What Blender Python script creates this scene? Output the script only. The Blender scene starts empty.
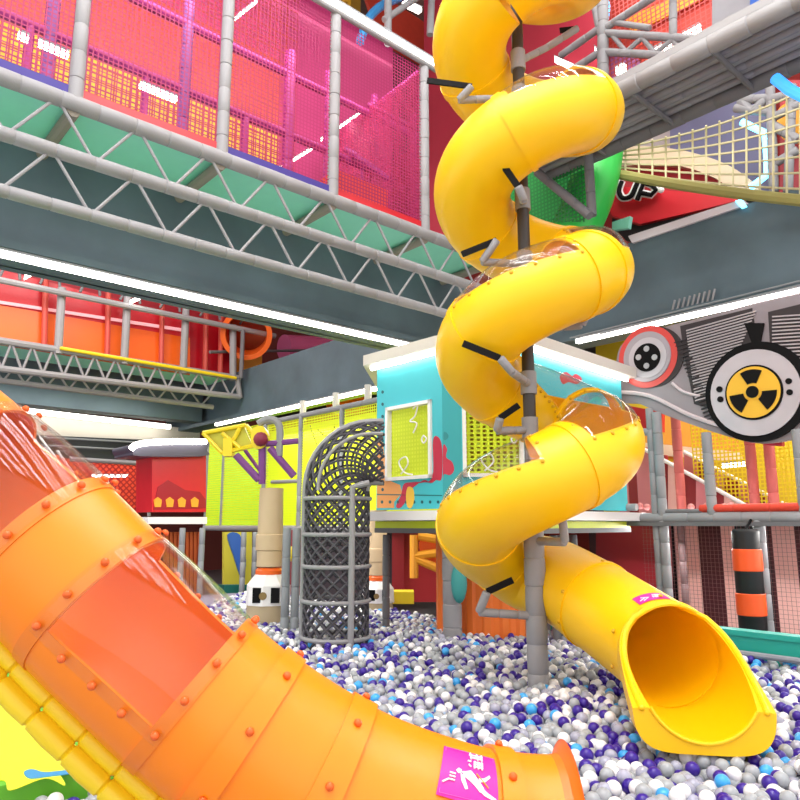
import bpy, math, random
import numpy as np
from mathutils import Vector, Matrix
random.seed(7); np.random.seed(7)
S=bpy.context.scene; COL=S.collection
pi=math.pi
# ------------------------------------------------------------------ camera frame
A=math.radians(41.4); PITCH=math.radians(10.1); CZ=2.0; FL=700.0
RT=Vector((math.cos(A),-math.sin(A),0)); FW=Vector((math.sin(A),math.cos(A),0)); UP=Vector((0,0,1))
ORG=Vector((0,0,CZ))
def W(X,F,Z): return ORG+RT*X+FW*F+UP*Z          # right, forward, up (relative to the eye) -> world
def ray(px,py):
    x=px-400; u=400-py
    return RT*x+FW*(FL*math.cos(PITCH)-u*math.sin(PITCH))+UP*(FL*math.sin(PITCH)+u*math.cos(PITCH))
def PU(u): return (Vector((u,0,0)),Vector((-1,0,0)))   # plane parallel to the right-hand facade
def PV(v): return (Vector((0,v,0)),Vector((0,-1,0)))   # plane parallel to the left-hand facade
def PF(F): return (ORG+FW*F,-FW)
def PZ(z): return (Vector((0,0,z)),Vector((0,0,1)))
def P3(a,b,c):
    n=(b-a).cross(c-a).normalized()
    if n.dot(a-ORG)>0: n=-n
    return (a,n)
def hit(px,py,pl):
    d=ray(px,py); return ORG+d*((pl[0]-ORG).dot(pl[1])/d.dot(pl[1]))
# ------------------------------------------------------------------ materials
def lin(c):
    if isinstance(c,str): c=[int(c[i:i+2],16)/255 for i in (0,2,4)]
    return tuple((x/12.92 if x<=.04045 else ((x+.055)/1.055)**2.4) for x in c)+(1,)
MATS={}
def M(name,col,rough=.45,metal=0,emit=0,bump=0,bscale=40,var=0,coat=0,trans=0,sss=0,alpha=1,spec=.5):
    if name in MATS: return MATS[name]
    m=bpy.data.materials.new(name); m.use_nodes=True; nt=m.node_tree; b=nt.nodes['Principled BSDF']
    c=lin(col); b.inputs['Base Color'].default_value=c
    b.inputs['Roughness'].default_value=rough; b.inputs['Metallic'].default_value=metal
    b.inputs['Specular IOR Level'].default_value=spec
    if coat: b.inputs['Coat Weight'].default_value=coat; b.inputs['Coat Roughness'].default_value=.12
    if trans: b.inputs['Transmission Weight'].default_value=trans
    if alpha<1: b.inputs['Alpha'].default_value=alpha
    if emit: b.inputs['Emission Color'].default_value=c; b.inputs['Emission Strength'].default_value=emit
    if var or bump:
        t=nt.nodes.new('ShaderNodeTexCoord'); n=nt.nodes.new('ShaderNodeTexNoise'); n.inputs['Scale'].default_value=bscale
        n.inputs['Detail'].default_value=3
        nt.links.new(t.outputs['Object'],n.inputs['Vector'])
        if bump:
            bp=nt.nodes.new('ShaderNodeBump'); bp.inputs['Strength'].default_value=bump; bp.inputs['Distance'].default_value=.01
            nt.links.new(n.outputs['Fac'],bp.inputs['Height']); nt.links.new(bp.outputs['Normal'],b.inputs['Normal'])
        if var:
            n2=nt.nodes.new('ShaderNodeTexNoise'); n2.inputs['Scale'].default_value=bscale*.12; n2.inputs['Detail'].default_value=4
            nt.links.new(t.outputs['Object'],n2.inputs['Vector'])
            mx=nt.nodes.new('ShaderNodeMix'); mx.data_type='RGBA'
            mx.inputs[6].default_value=tuple(max(0,x*(1-var)) for x in c[:3])+(1,); mx.inputs[7].default_value=tuple(min(1,x*(1+var)) for x in c[:3])+(1,)
            nt.links.new(n2.outputs['Fac'],mx.inputs[0]); nt.links.new(mx.outputs[2],b.inputs['Base Color'])
    MATS[name]=m; return m
def netmat(name,col,cell,frac,axes='xz',rough=.6,diag=False):
    if name in MATS: return MATS[name]
    m=bpy.data.materials.new(name); m.use_nodes=True; nt=m.node_tree; N=nt.nodes; L=nt.links
    b=N['Principled BSDF']; out=N['Material Output']; b.inputs['Base Color'].default_value=lin(col); b.inputs['Roughness'].default_value=rough
    g=N.new('ShaderNodeNewGeometry'); sp=N.new('ShaderNodeSeparateXYZ'); L.new(g.outputs['Position'],sp.inputs[0])
    def mth(op,a,bb=None):
        n=N.new('ShaderNodeMath'); n.operation=op
        for i,v in enumerate((a,bb)):
            if v is None: continue
            if isinstance(v,(int,float)): n.inputs[i].default_value=v
            else: L.new(v,n.inputs[i])
        return n.outputs[0]
    o={'x':sp.outputs[0],'y':sp.outputs[1],'z':sp.outputs[2]}
    a,c=o[axes[0]],o[axes[1]]
    if diag: a,c=mth('ADD',a,c),mth('SUBTRACT',a,c)
    def line(v): return mth('LESS_THAN',mth('FRACT',mth('DIVIDE',v,cell)),frac)
    k=mth('MAXIMUM',line(a),line(c))
    tr=N.new('ShaderNodeBsdfTransparent'); mx=N.new('ShaderNodeMixShader')
    L.new(k,mx.inputs[0]); L.new(tr.outputs[0],mx.inputs[1]); L.new(b.outputs[0],mx.inputs[2]); L.new(mx.outputs[0],out.inputs[0])
    MATS[name]=m; return m
def clearmat(name,col=(1,1,1),tint=.06):
    if name in MATS: return MATS[name]
    m=bpy.data.materials.new(name); m.use_nodes=True; nt=m.node_tree; N=nt.nodes; L=nt.links
    out=N['Material Output']; N.remove(N['Principled BSDF'])
    tr=N.new('ShaderNodeBsdfTransparent'); gl=N.new('ShaderNodeBsdfGlossy'); gl.inputs['Roughness'].default_value=.04
    df=N.new('ShaderNodeBsdfDiffuse'); df.inputs['Color'].default_value=lin(col)
    tr.inputs['Color'].default_value=(.97,.97,.97,1)
    lw=N.new('ShaderNodeLayerWeight'); lw.inputs['Blend'].default_value=.5; pw=N.new('ShaderNodeMath'); pw.operation='POWER'; pw.inputs[1].default_value=4; L.new(lw.outputs['Facing'],pw.inputs[0]); fr=N.new('ShaderNodeMath'); fr.operation='MULTIPLY_ADD'; fr.inputs[1].default_value=.5; fr.inputs[2].default_value=.02; L.new(pw.outputs[0],fr.inputs[0])
    m1=N.new('ShaderNodeMixShader'); m1.inputs[0].default_value=tint; L.new(tr.outputs[0],m1.inputs[1]); L.new(df.outputs[0],m1.inputs[2])
    m2=N.new('ShaderNodeMixShader'); L.new(fr.outputs[0],m2.inputs[0]); L.new(m1.outputs[0],m2.inputs[1]); L.new(gl.outputs[0],m2.inputs[2])
    L.new(m2.outputs[0],out.inputs[0]); MATS[name]=m; return m
yellow=M('yellow_plastic','fdc600',.38,bump=.05,bscale=300)
orange=M('orange_plastic','ff8c0c',.36,bump=.05,bscale=300)
orange_d=M('orange_bolt','e8641c',.4)
greyp=M('grey_foam','949396',.6,bump=.25,bscale=60,var=.06)
greyd=M('grey_dark_foam','6e6d70',.6,bump=.2,bscale=60,var=.06)
greyt=M('grey_steel','8c9094',.45,bump=.1,bscale=80)
white=M('white_plastic','f2f0ee',.4)
black=M('black_rubber','0a080a',.7,spec=.2)
slate=M('slate_beam','54666f',.6,bump=.15,bscale=9,var=.4)
teal_s=M('teal_soffit','90e4cc',.6,var=.05)
teal=M('teal_pad','1fa596',.5,var=.03)
turq=M('turquoise_board','45bcc8',.45,var=.03)
red=M('red_panel','c6202c',.35,var=.05)
redd=M('dark_red_panel','8e1620',.5,var=.05)
redo=M('red_orange_panel','e0442c',.5)
orangew=M('orange_panel','f0661a',.35,var=.05)
amber=M('amber_panel','f2a32a',.5,var=.05)
pinkp=M('pink_pad','dd8a92',.6)
beigep=M('beige_pad','f4c0b8',.6)
maroon=M('maroon_pad','45101a',.6)
magenta=M('magenta_foam','a02478',.6)
violet=M('violet_foam','7c4088',.6)
lime=M('lime_panel','d8e62a',.5,var=.08)
limeg=M('lime_green_panel','9ad858',.5)
ylw=M('yellow_vinyl','f4d61e',.4)
led=M('led_white','fffaf0',.5,emit=9)
ledw=M('led_warm','fff2d8',.5,emit=9)
cyan=M('neon_cyan','7ae4ff',.5,emit=3)
clear=clearmat('clear_acrylic',(1,.96,.93),.008)
woodb=M('cream_board','dcc8a8',.6)
rope=M('rope_beige','cdc49a',.8)
roped=M('rope_dark','4c4a50',.8)
purple=M('purple_pad','3c2f86',.6)
green=M('green_plastic','2fc24a',.35,sss=0)
stick=M('magenta_sticker','e0189e',.4)
# ------------------------------------------------------------------ mesh builder
class MB:
    def __init__(s): s.v=[]; s.f=[]; s.m=[]
    def add(s,vs,fs,mi=0):
        o=len(s.v); s.v+= [Vector(v) for v in vs]; s.f+=[tuple(i+o for i in f) for f in fs]; s.m+=[mi]*len(fs); return s
    def obox(s,o,a,b,c,mi=0):
        o,a,b,c=map(Vector,(o,a,b,c)); vs=[o,o+a,o+a+b,o+b,o+c,o+a+c,o+a+b+c,o+b+c]
        return s.add(vs,[(0,3,2,1),(4,5,6,7),(0,1,5,4),(1,2,6,5),(2,3,7,6),(3,0,4,7)],mi)
    def box(s,x0,x1,y0,y1,z0,z1,mi=0): return s.obox((x0,y0,z0),(x1-x0,0,0),(0,y1-y0,0),(0,0,z1-z0),mi)
    def rev(s,p0,p1,prof,n=12,mi=0,caps=True):
        p0,p1=Vector(p0),Vector(p1); d=p1-p0; L=d.length; t=d/L
        a=t.orthogonal().normalized(); b=t.cross(a); vs=[];fs=[]
        for (h,r) in prof:
            c=p0+t*h
            for k in range(n):
                q=2*pi*k/n; vs.append(c+a*(math.cos(q)*r)+b*(math.sin(q)*r))
        m=len(prof)
        for i in range(m-1):
            for k in range(n): fs.append((i*n+k,i*n+(k+1)%n,(i+1)*n+(k+1)%n,(i+1)*n+k))
        if caps: fs.append(tuple(range(n-1,-1,-1))); fs.append(tuple((m-1)*n+k for k in range(n)))
        return s.add(vs,fs,mi)
    def cyl(s,p0,p1,r,n=12,mi=0,r2=None):
        L=(Vector(p1)-Vector(p0)).length; return s.rev(p0,p1,[(0,r),(L,r if r2 is None else r2)],n,mi)
    def pad(s,p0,p1,r,seg=.32,n=12,mi=0,g=.006,seed=0):
        L=(Vector(p1)-Vector(p0)).length; k=max(1,int(round(L/seg))); e=min(.012,L/k*.2); prof=[]
        rnd=random.Random(int(L*1000)+seed)
        for i in range(k):
            a=L*i/k; b=L*(i+1)/k; rr=r*(1+rnd.uniform(-.03,.03))
            prof+=[(a,r-g*1.5),(a+e,rr),((a+b)/2,rr*1.02),(b-e,rr)]
        prof.append((L,r-g)); return s.rev(p0,p1,prof,n,mi)
    def tube(s,pts,r,n=8,mi=0,closed=False):
        pts=[Vector(p) for p in pts]; N=len(pts); vs=[];fs=[]; a=None
        for i,p in enumerate(pts):
            if closed: t=(pts[(i+1)%N]-pts[i-1]).normalized()
            else: t=(pts[min(i+1,N-1)]-pts[max(i-1,0)]).normalized()
            if a is None: a=t.orthogonal().normalized()
            a=(a-t*a.dot(t)).normalized(); b=t.cross(a); rr=r(i/(N-1)) if callable(r) else r
            for k in range(n):
                q=2*pi*k/n; vs.append(p+a*(math.cos(q)*rr)+b*(math.sin(q)*rr))
        for i in range(N if closed else N-1):
            j=(i+1)%N
            for k in range(n): fs.append((i*n+k,i*n+(k+1)%n,j*n+(k+1)%n,j*n+k))
        if not closed: fs.append(tuple(range(n-1,-1,-1))); fs.append(tuple((N-1)*n+k for k in range(n)))
        return s.add(vs,fs,mi)
    def sph(s,c,r,n=10,mi=0,sc=(1,1,1)):
        c=Vector(c); vs=[c+Vector((0,0,r*sc[2]))]; m=n//2+1
        for i in range(1,m):
            th=pi*i/m
            for k in range(n):
                q=2*pi*k/n; vs.append(c+Vector((r*sc[0]*math.sin(th)*math.cos(q),r*sc[1]*math.sin(th)*math.sin(q),r*sc[2]*math.cos(th))))
        vs.append(c-Vector((0,0,r*sc[2]))); fs=[]
        for k in range(n): fs.append((0,1+k,1+(k+1)%n))
        for i in range(m-2):
            for k in range(n): a=1+i*n+k; b=1+i*n+(k+1)%n; fs.append((a,a+n,b+n,b))
        e=len(vs)-1; o=1+(m-2)*n
        for k in range(n): fs.append((e,o+(k+1)%n,o+k))
        return s.add(vs,fs,mi)
    def prism(s,pts,ext,mi=0):
        pts=[Vector(p) for p in pts]; ext=Vector(ext); n=len(pts)
        vs=pts+[p+ext for p in pts]; fs=[tuple(range(n)),tuple(range(2*n-1,n-1,-1))]+[(i,(i+1)%n,n+(i+1)%n,n+i) for i in range(n)]
        return s.add(vs,fs,mi)
    def pp(s,pix,pl,th=.03,off=0,mi=0):      # outline on a plane of the place, with real thickness behind it
        n=pl[1]; q=(pl[0]+n*off,n); return s.prism([hit(x,y,q) for x,y in pix],-n*th,mi)
    def grid(s,P,mi=0,wrapu=False,wrapv=False):
        nu=len(P); nv=len(P[0]); vs=[p for r in P for p in r]; fs=[]
        for i in range(nu if wrapu else nu-1):
            for j in range(nv if wrapv else nv-1):
                a=i*nv+j; b=i*nv+(j+1)%nv; c=((i+1)%nu)*nv+(j+1)%nv; d=((i+1)%nu)*nv+j; fs.append((a,b,c,d))
        return s.add(vs,fs,mi)
    def build(s,name,mat,parent=None,smooth=False,ang=35,org=None):
        if parent is None:
            if org is None:
                xs=[v.x for v in s.v]; ys=[v.y for v in s.v]; zs=[v.z for v in s.v]
                org=Vector(((min(xs)+max(xs))/2,(min(ys)+max(ys))/2,min(zs)))
            base=Vector(org)
        else: base=Vector(parent['_b'])
        me=bpy.data.meshes.new(name); me.from_pydata([tuple(v-base) for v in s.v],[],s.f)
        mats=mat if isinstance(mat,(list,tuple)) else [mat]
        for m in mats: me.materials.append(m)
        if len(mats)>1: me.polygons.foreach_set('material_index',s.m)
        if smooth:
            me.polygons.foreach_set('use_smooth',[True]*len(me.polygons))
            me.set_sharp_from_angle(angle=math.radians(ang))
        me.update()
        o=bpy.data.objects.new(name,me); COL.objects.link(o)
        if parent is None: o.location=base
        else: o.parent=parent
        o['_b']=tuple(base); return o
def tag(o,label,cat,group=None,kind=None):
    if label: o['label']=label
    if cat: o['category']=cat
    if group: o['group']=group
    if kind: o['kind']=kind
    return o
def thing(name,label,cat,loc,group=None,kind=None):
    o=bpy.data.objects.new(name,None); COL.objects.link(o); o.location=loc; o['_b']=tuple(loc); o.empty_display_size=.1
    return tag(o,label,cat,group,kind)
def struct(o): o['kind']='structure'; return o
def cr(pts,n=10,closed=False):
    pts=[Vector(p) for p in pts]; out=[]; N=len(pts)
    for i in range(N if closed else N-1):
        if closed: a,b,c,d=pts[i-1],pts[i],pts[(i+1)%N],pts[(i+2)%N]
        else: a,b,c,d=pts[max(i-1,0)],pts[i],pts[i+1],pts[min(i+2,N-1)]
        for k in range(n):
            t=k/n; out.append(.5*((2*b)+(c-a)*t+(2*a-5*b+4*c-d)*t*t+(3*b-a-3*c+d)*t**3))
    if not closed: out.append(pts[-1])
    return out
def cr2(pts,n=6,closed=True): return [(p.x,p.y) for p in cr([Vector((x,y,0)) for x,y in pts],n,closed)]
# ------------------------------------------------------------------ swept tubes
class Path:
    def __init__(s,pts):
        s.p=[Vector(p) for p in pts]; s.s=[0]
        for a,b in zip(s.p,s.p[1:]): s.s.append(s.s[-1]+(b-a).length)
        s.L=s.s[-1]
    def at(s,d):
        d=max(0,min(s.L-1e-6,d)); i=int(np.searchsorted(s.s,d,side='right'))-1; i=min(i,len(s.p)-2)
        t=(d-s.s[i])/(s.s[i+1]-s.s[i]); p=s.p[i].lerp(s.p[i+1],t)
        a=s.p[max(i-1,0)]; b=s.p[i+1]; c=s.p[i]; e=s.p[min(i+2,len(s.p)-1)]
        T=((b-a).normalized().lerp((e-c).normalized(),t)).normalized()
        sd=T.cross(UP).normalized(); up=sd.cross(T).normalized(); return p,T,sd,up
    def pt(s,d,psi,r):
        p,T,sd,up=s.at(d); q=math.radians(psi); return p+sd*(math.cos(q)*r)+up*(math.sin(q)*r)
def shell(path,s0,s1,r,a0=0,a1=360,th=.014,step=.05,mb=None,na=40,bulge=0):
    mb=mb or MB(); n=max(2,int((s1-s0)/step)+1); full=abs(a1-a0)>=359.9
    ss=[s0+(s1-s0)*i/(n-1) for i in range(n)]
    k=na if full else max(6,int(na*abs(a1-a0)/360)); aa=[a0+(a1-a0)*j/k for j in range(k if full else k+1)]
    rr=lambda i,j: r+bulge*math.sin(pi*i/(n-1))*(math.sin(pi*j/k))
    Pu=[[path.pt(d,a,rr(i,j)) for j,a in enumerate(aa)] for i,d in enumerate(ss)]
    Pi=[[path.pt(d,a,rr(i,j)-th) for j,a in enumerate(aa)][::-1] for i,d in enumerate(ss)]
    if full:
        mb.grid(Pu,wrapv=True); mb.grid(Pi,wrapv=True)
        for e in (0,-1):
            A0=Pu[e]; B0=Pi[e][::-1]; mb.grid([A0,B0],wrapv=True)
    else:
        mb.grid([a+b for a,b in zip(Pu,Pi)],wrapv=True)
        for e in (0,-1): mb.grid([Pu[e],Pi[e][::-1]])
    return mb
def bolt_mesh(name,r,h,mat):
    mb=MB(); mb.rev((0,0,0),(0,0,h),[(0,r),(h*.45,r*.98),(h*.8,r*.72),(h,r*.25)],10)
    me=bpy.data.meshes.new(name); me.from_pydata([tuple(v) for v in mb.v],[],mb.f); me.materials.append(mat)
    me.polygons.foreach_set('use_smooth',[True]*len(me.polygons)); return me
def put_bolt(me,name,parent,pos,nrm):
    o=bpy.data.objects.new(name,me); COL.objects.link(o); o.parent=parent
    o.location=pos-Vector(parent['_b']); o.rotation_mode='QUATERNION'; o.rotation_quaternion=Vector((0,0,1)).rotation_difference(nrm); return o

# ================================================================== SETTING
mb=MB().box(-8,26,-8,30,-.2,0); struct(mb.build('floor',M('floor_grey','6c6468',.6,var=.1)))
mb=MB().box(-8,26,-8,30,19,19.2); struct(mb.build('ceiling',M('ceiling_grey','7c6a60',.8,var=.1)))
mb=MB().box(-8,26,29.8,30,0,19); struct(mb.build('wall_back',M('wall_back_m','7d3a34',.7,var=.1,bscale=8)))
mb=MB().box(20,20.2,-8,29.8,0,19); struct(mb.build('wall_right',M('wall_right_m','a8322e',.7,var=.15,bscale=8)))
# atrium beams and floor slabs
mb=MB().box(-6,10.9,9.4,9.95,5.32,6.8); mb.box(-6,10.9,9.2,9.5,5.32,5.42); mb.box(-6,10.9,9.9,10.1,5.32,5.42); struct(mb.build('trim_1',slate))
mb=MB().box(10.9,11.5,-6,26,5.38,6.96); mb.box(10.75,10.95,-6,26,5.38,5.5); struct(mb.build('trim_2',slate))
mb=MB().box(11.5,19.9,-6,26,6.4,6.9); struct(mb.build('trim_3',M('slab_grey','4a4a50',.8)))
mb=MB().box(-6,10.7,22.5,23.2,5.5,6.7); mb.box(-6,10.7,22.6,29,6.7,6.9); struct(mb.build('trim_4',slate))
def strip(name,label,p0,p1,w=.09,h=.07,mat=led,grp=None):
    p0,p1=Vector(p0),Vector(p1); t=(p1-p0).normalized(); sd=t.cross(UP).normalized()
    r=thing(name,label,'light',p0.lerp(p1,.5),grp)
    MB().obox(p0-sd*w/2-UP*h/2,p1-p0,sd*w,UP*h).build('diffuser',mat,r)
    MB().obox(p0-sd*(w*.8)+UP*h/2,p1-p0,sd*w*1.6,UP*.03).build('housing',greyt,r); return r
strip('strip_light','long white strip light under the left dark beam',(-3,9.28,5.25),(10.3,9.28,5.25),.08,.07)
strip('strip_light','long white strip light under the right dark beam above the engine mural',(10.75,-3,5.33),(10.75,7.25,5.33),.08,.07)
strip('strip_light','white strip light above the yellow netted enclosure',(10.75,12.4,5.3),(10.75,21.5,5.3),.1,.08)
strip('strip_light','white strip light on the far pale wall at the left',hit(20,410,PV(24)),hit(170,427,PV(24)),.14,.14)

# ================================================================== LEFT UPPER GALLERY
Zd=6.84; VL=8.1
g=thing('netted_play_gallery','upper left play gallery with pink safety net on a grey padded truss','play structure',(4,VL,Zd))
posts=[.2,2.07,3.94,5.78,7.70]
def dup_parts(): pass
for x in posts: MB().pad((x,VL,Zd-.05),(x,VL,10.0),.085,.36).build('padded_post',greyp,g,True)
MB().pad((-1.5,VL,Zd),(9.6,VL,Zd),.1,.42).build('top_chord',greyp,g,True)
MB().pad((-1.5,VL,.517*VL+2),(9.6,VL,.517*VL+2),.085,.42).build('middle_chord',greyp,g,True)
MB().pad((-1.5,VL,.437*VL+2),(9.6,VL,.437*VL+2),.075,.42).build('bottom_chord',greyp,g,True)
z1,z2,z3=Zd,.517*VL+2,.437*VL+2
w=MB(); w2=MB(); pit=.47
for i in range(-2,22):
    x=i*pit*1.0
    if i%2==0: w.cyl((x,VL,z1),(x+pit,VL,z2),.02,8); w2.cyl((x,VL,z2),(x+pit,VL,z3),.02,8)
    else: w.cyl((x,VL,z2),(x+pit,VL,z1),.02,8); w2.cyl((x,VL,z3),(x+pit,VL,z2),.02,8)
w.build('upper_web',greyp,g,True); w2.build('lower_web',greyp,g,True)
MB().box(-1.5,9.6,VL+.05,11.6,Zd+.0,Zd+.08).build('deck_soffit',teal_s,g)
for x in posts+[9.4]: MB().cyl((x,VL,Zd-.09),(x,9.4,Zd-.09),.075,10).build('cross_beam',M('crossbeam','8a8478',.6),g,True)
kick=[('navy',-1.5,2.0,purple),('red',2.14,3.86,red),('navy',4.0,5.7,purple),('red',5.86,7.6,red)]
for n,a,b,m in kick: MB().box(a,b,VL-.02,VL+.04,Zd+.1,Zd+.2).build('kick_rail',m,g)
net=netmat('pink_net','a01c58',.06,.25,'xz')
for a,b in zip([-1.5]+posts,posts):
    if b>.2: MB().box(a+.08,b-.08,VL+.0,VL+.004,Zd+.1,9.95).build('safety_net',net,g)
MB().box(7.7,7.704,VL+.08,11.2,Zd+.1,9.95).build('safety_net',netmat('pink_net_side','b8285c',.06,.4,'yz'),g)
# inside posts and rails
v2=9.7
for x0,y0,m,r in [(27,60,magenta,.06),(48,60,violet,.09),(145,100,magenta,.05),(186,60,violet,.09),(244,150,magenta,.06),(289,110,magenta,.1),(327,150,magenta,.07),(374,150,magenta,.07),(362,200,magenta,.04),(414,160,magenta,.07)]:
    p=hit(x0,y0,PV(v2)); MB().pad((p.x,v2,Zd+.1),(p.x,v2,10.3 if r>.06 else 8.7),r,.4).build('inner_post',m,g,True)
MB().pad((-1,v2,8.70),(8,v2,8.70),.07,.4).build('inner_rail',magenta,g,True)
MB().pad((-1,v2,9.85),(9,v2,9.85),.07,.4).build('inner_rail',magenta,g,True)
for q in [((515,320),(650,215)),((430,440),(600,560)),((500,310),(640,385))]:
    (a,b),(c,d)=q; s_=.3375; MB().pad(hit(200+a*s_,b*s_,PV(v2)),hit(200+c*s_,d*s_,PV(v2-.8)),.06,.3).build('inner_rail',magenta,g,True)
MB().box(-2,6.9,11.6,11.7,Zd+.1,10.0).build('back_panel',M('amber_weave','ffc030',.6,bump=.3,bscale=20,var=.2),g)
MB().box(-2,6.9,11.6,11.7,10.0,11.6).build('back_panel',M('coral_weave','f05a3c',.6,bump=.3,bscale=20,var=.2),g)
MB().box(-2,6.9,11.6,11.7,11.6,13.6).build('back_panel',M('pinkroof','d84878',.6,var=.2),g)
MB().box(6.9,10,11.6,11.7,Zd+.1,13.6).build('back_panel',M('raspberry','b02c68',.6,var=.2,bscale=10),g)
MB().box(-2,6.9,11.0,11.004,8.7,13.2).build('inner_net',netmat('orange_net','a03018',.13,.22,'xz'),g)
p0=hit(385,190,PV(9.3)); MB().obox((6.2,8.6,Zd+.1),(1.1,0,.0),(0,1.0,0),(0,0,.75)).build('soft_block',redo,g)
MB().cyl((-1.5,VL-.06,10.0),(8.1,VL-.06,10.0),.05,10).build('top_rail',greyp,g,True)
strip('strip_light','thin white strip light along the top edge of the pink net',(-1,VL-.1,10.08),(8.0,VL-.1,10.08),.07,.06)
k=0
for a,b,lab in [((18,35),(28,40),'short white tube light behind the net at far left'),((38,43),(68,56),'white tube light behind the net beside the leftmost grey post'),((140,85),(176,100),'white tube light behind the net between the two left grey posts'),((236,18),(256,2),'slanted tube light high behind the pink net'),((276,171),(316,146),'lower tube light of the slanted row behind the pink net'),((322,139),(362,112),'upper tube light of the slanted row behind the pink net')]:
    pl=PV(9.2 if a[0]<200 else 10.3); strip('tube_light',lab,hit(*a,pl),hit(*b,pl),.07,.07)
# things seen over the gallery
mb=MB().box(5,10.2,13.6,13.8,13.2,18.5); tag(mb.build('perforated_panel',netmat('ochre_perf','c89a1c',.18,.6,'xz')),'ochre perforated ceiling panel above the pink net','panel')
mb=MB().box(4,11,14.2,14.3,13.2,18.8); tag(mb.build('backing_board',M('ochreback','8a6a14',.8)),'dark ochre board behind the perforated panel','panel')
pts=[hit(x,y,PV(10)) for x,y in cr2([(360,42),(364,30),(369,18),(380,7),(398,-2),(420,-10)],6,False)]
mb=MB().tube(pts,.09,10); tag(mb.build('arched_rail',M('blue_arch','3f8fce',.35,var=.3,bscale=30),smooth=True),'blue speckled arched rail over the gallery top','rail')

# ================================================================== LEFT BACK GALLERY (across the second void)
VB=20; ZB=6.64
g=thing('far_play_gallery','distant lower left gallery with glossy red and orange panels on a grey truss','play structure',(4,VB,ZB))
def chord(a,b,r,nm,pl=PV(VB),m=greyp): MB().cyl(hit(*a,pl),hit(*b,pl),r,8).build(nm,m,g,True)
chord((-30,336),(238,378),.1,'top_chord'); chord((-30,365),(240,397),.09,'bottom_chord'); 
chord((-30,377),(213,407),.08,'rear_chord',PV(VB+1))
chord((237,376),(240,398),.09,'end_upright'); 
w=MB()
for i in range(26):
    x=-30+i*10.4; f=lambda x:336+.157*(x+30); h=lambda x:365+.1185*(x+30)
    a=(x,f(x)) if i%2==0 else (x,h(x)); b=(x+10.4,h(x+10.4)) if i%2==0 else (x+10.4,f(x+10.4))
    w.cyl(hit(*a,PV(VB)),hit(*b,PV(VB)),.035,6)
w.build('web',greyp,g,True)
w=MB()
for i in range(22):
    x=-30+i*11; f=lambda x:362+.13*(x+30); h=lambda x:377+.1235*(x+30)
    a=(x,f(x)) if i%2==0 else (x,h(x)); b=(x+11,h(x+11)) if i%2==0 else (x+11,f(x+11))
    w.cyl(hit(*a,PV(VB+1)),hit(*b,PV(VB+1)),.03,6)
w.build('web',greyp,g,True)
zz=hit(100,356,PV(VB)).z
MB().box(-1,10.6,VB+.1,VB+1.9,zz,zz+.06).build('deck_soffit',M('teal_soffit_b','a8f0e0',.6),g)
def band(n,y0a,y0b,y1a,y1b,x0,x1,m,v=VB+.5,th=.05):
    MB().pp([(x0,y0a),(x1,y0b),(x1,y1b),(x0,y1a)],PV(v),th).build(n,m,g)
band('wall_panel',262,318,312,345,-30,190,red); band('wall_panel',300,338,340,375,-30,190,orangew,VB+.45)
band('light_line',296,329,299,332,-30,187,M('pale_line','f0b0b8',.3,emit=.4),VB+.4)
band('wall_panel',318,332,368,380,190,236,M('red_gloss','b81424',.25),VB+.6)
band('wall_panel',230,240,275,330,-30,240,M('deep_red','b02030',.5),VB+2)
band('wall_panel',318,332,372,380,236,262,amber,VB+2)
for x in (62,128,187,233): 
    MB().cyl(hit(x,288 if x<200 else 325,PV(VB)),hit(x-4 if x<200 else x,346+x*.157-2,PV(VB)),.11,10).build('post',greyp,g,True)
for x in (46,109,163,207,222): 
    MB().cyl(hit(x,270,PV(VB+.3)),hit(x-2,345+x*.14,PV(VB+.3)),.08,8).build('inner_post',M('red_post','c84c40',.5),g,True)
chord((-30,274),(275,336),.09,'upper_rail',PV(VB-.2)); 
for i in range(14):
    x=-20+i*20; MB().cyl(hit(x,276+.2*(x),PV(VB)),hit(x+(12 if i%2 else -2),250+.23*x,PV(VB)),.04,6).build('rail_brace',greyd,g,True)
chord((60,348),(236,378),.05,'edge_rail',PV(VB-.12),ylw)
for a,b,l in [((25,277),(37,271),'small square lamp on the far gallery rail, left one'),((131,302),(147,294),'small square lamp on the far gallery rail, right one'),((-4,263),(4,260),'small square lamp on the far gallery rail at the picture edge')]:
    pl=PV(VB-.5); q=[hit(a[0],a[1],pl),hit(b[0],b[1],pl)]
    strip('spot_lamp',l,q[0],q[1],.14,.12)
# orange tube end + pink tube in the far corner
g=thing('tube_slide','orange tube slide end far away in the left gallery corner','slide',hit(245,350,PV(VB+.4)))
c=hit(247,333,PV(VB)); d=Vector((-.45,-.75,-.35)).normalized()
MB().cyl(c-d*.9,c-d*.85,.7,20).build('tube_inside',M('dark_or','c04a10',.5),g)
MB().rev(c-d*1.6,c+d*.5,[(0,.72),(1.9,.72),(1.9,.82),(2.1,.82),(2.1,.66),(1.2,.62)],28,caps=False).build('tube',orangew,g,True)
mb=MB().cyl(hit(284,348,PV(24)),hit(338,350,PV(24)),.55,20); tag(mb.build('soft_roller',M('pink_roller','d86a98',.4),smooth=True),'pink padded roller behind the dark beam in the far corner','roller')
mb=MB().cyl(hit(243,330,PV(VB-.3)),hit(241,378,PV(VB-.3)),.07,8); mb.cyl(hit(210,352,PV(VB)),hit(330,350,PV(23)),.05,8); tag(mb.build('guard_rail',greyd,smooth=True),'grey guard rail at the end of the far gallery','rail')

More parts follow.
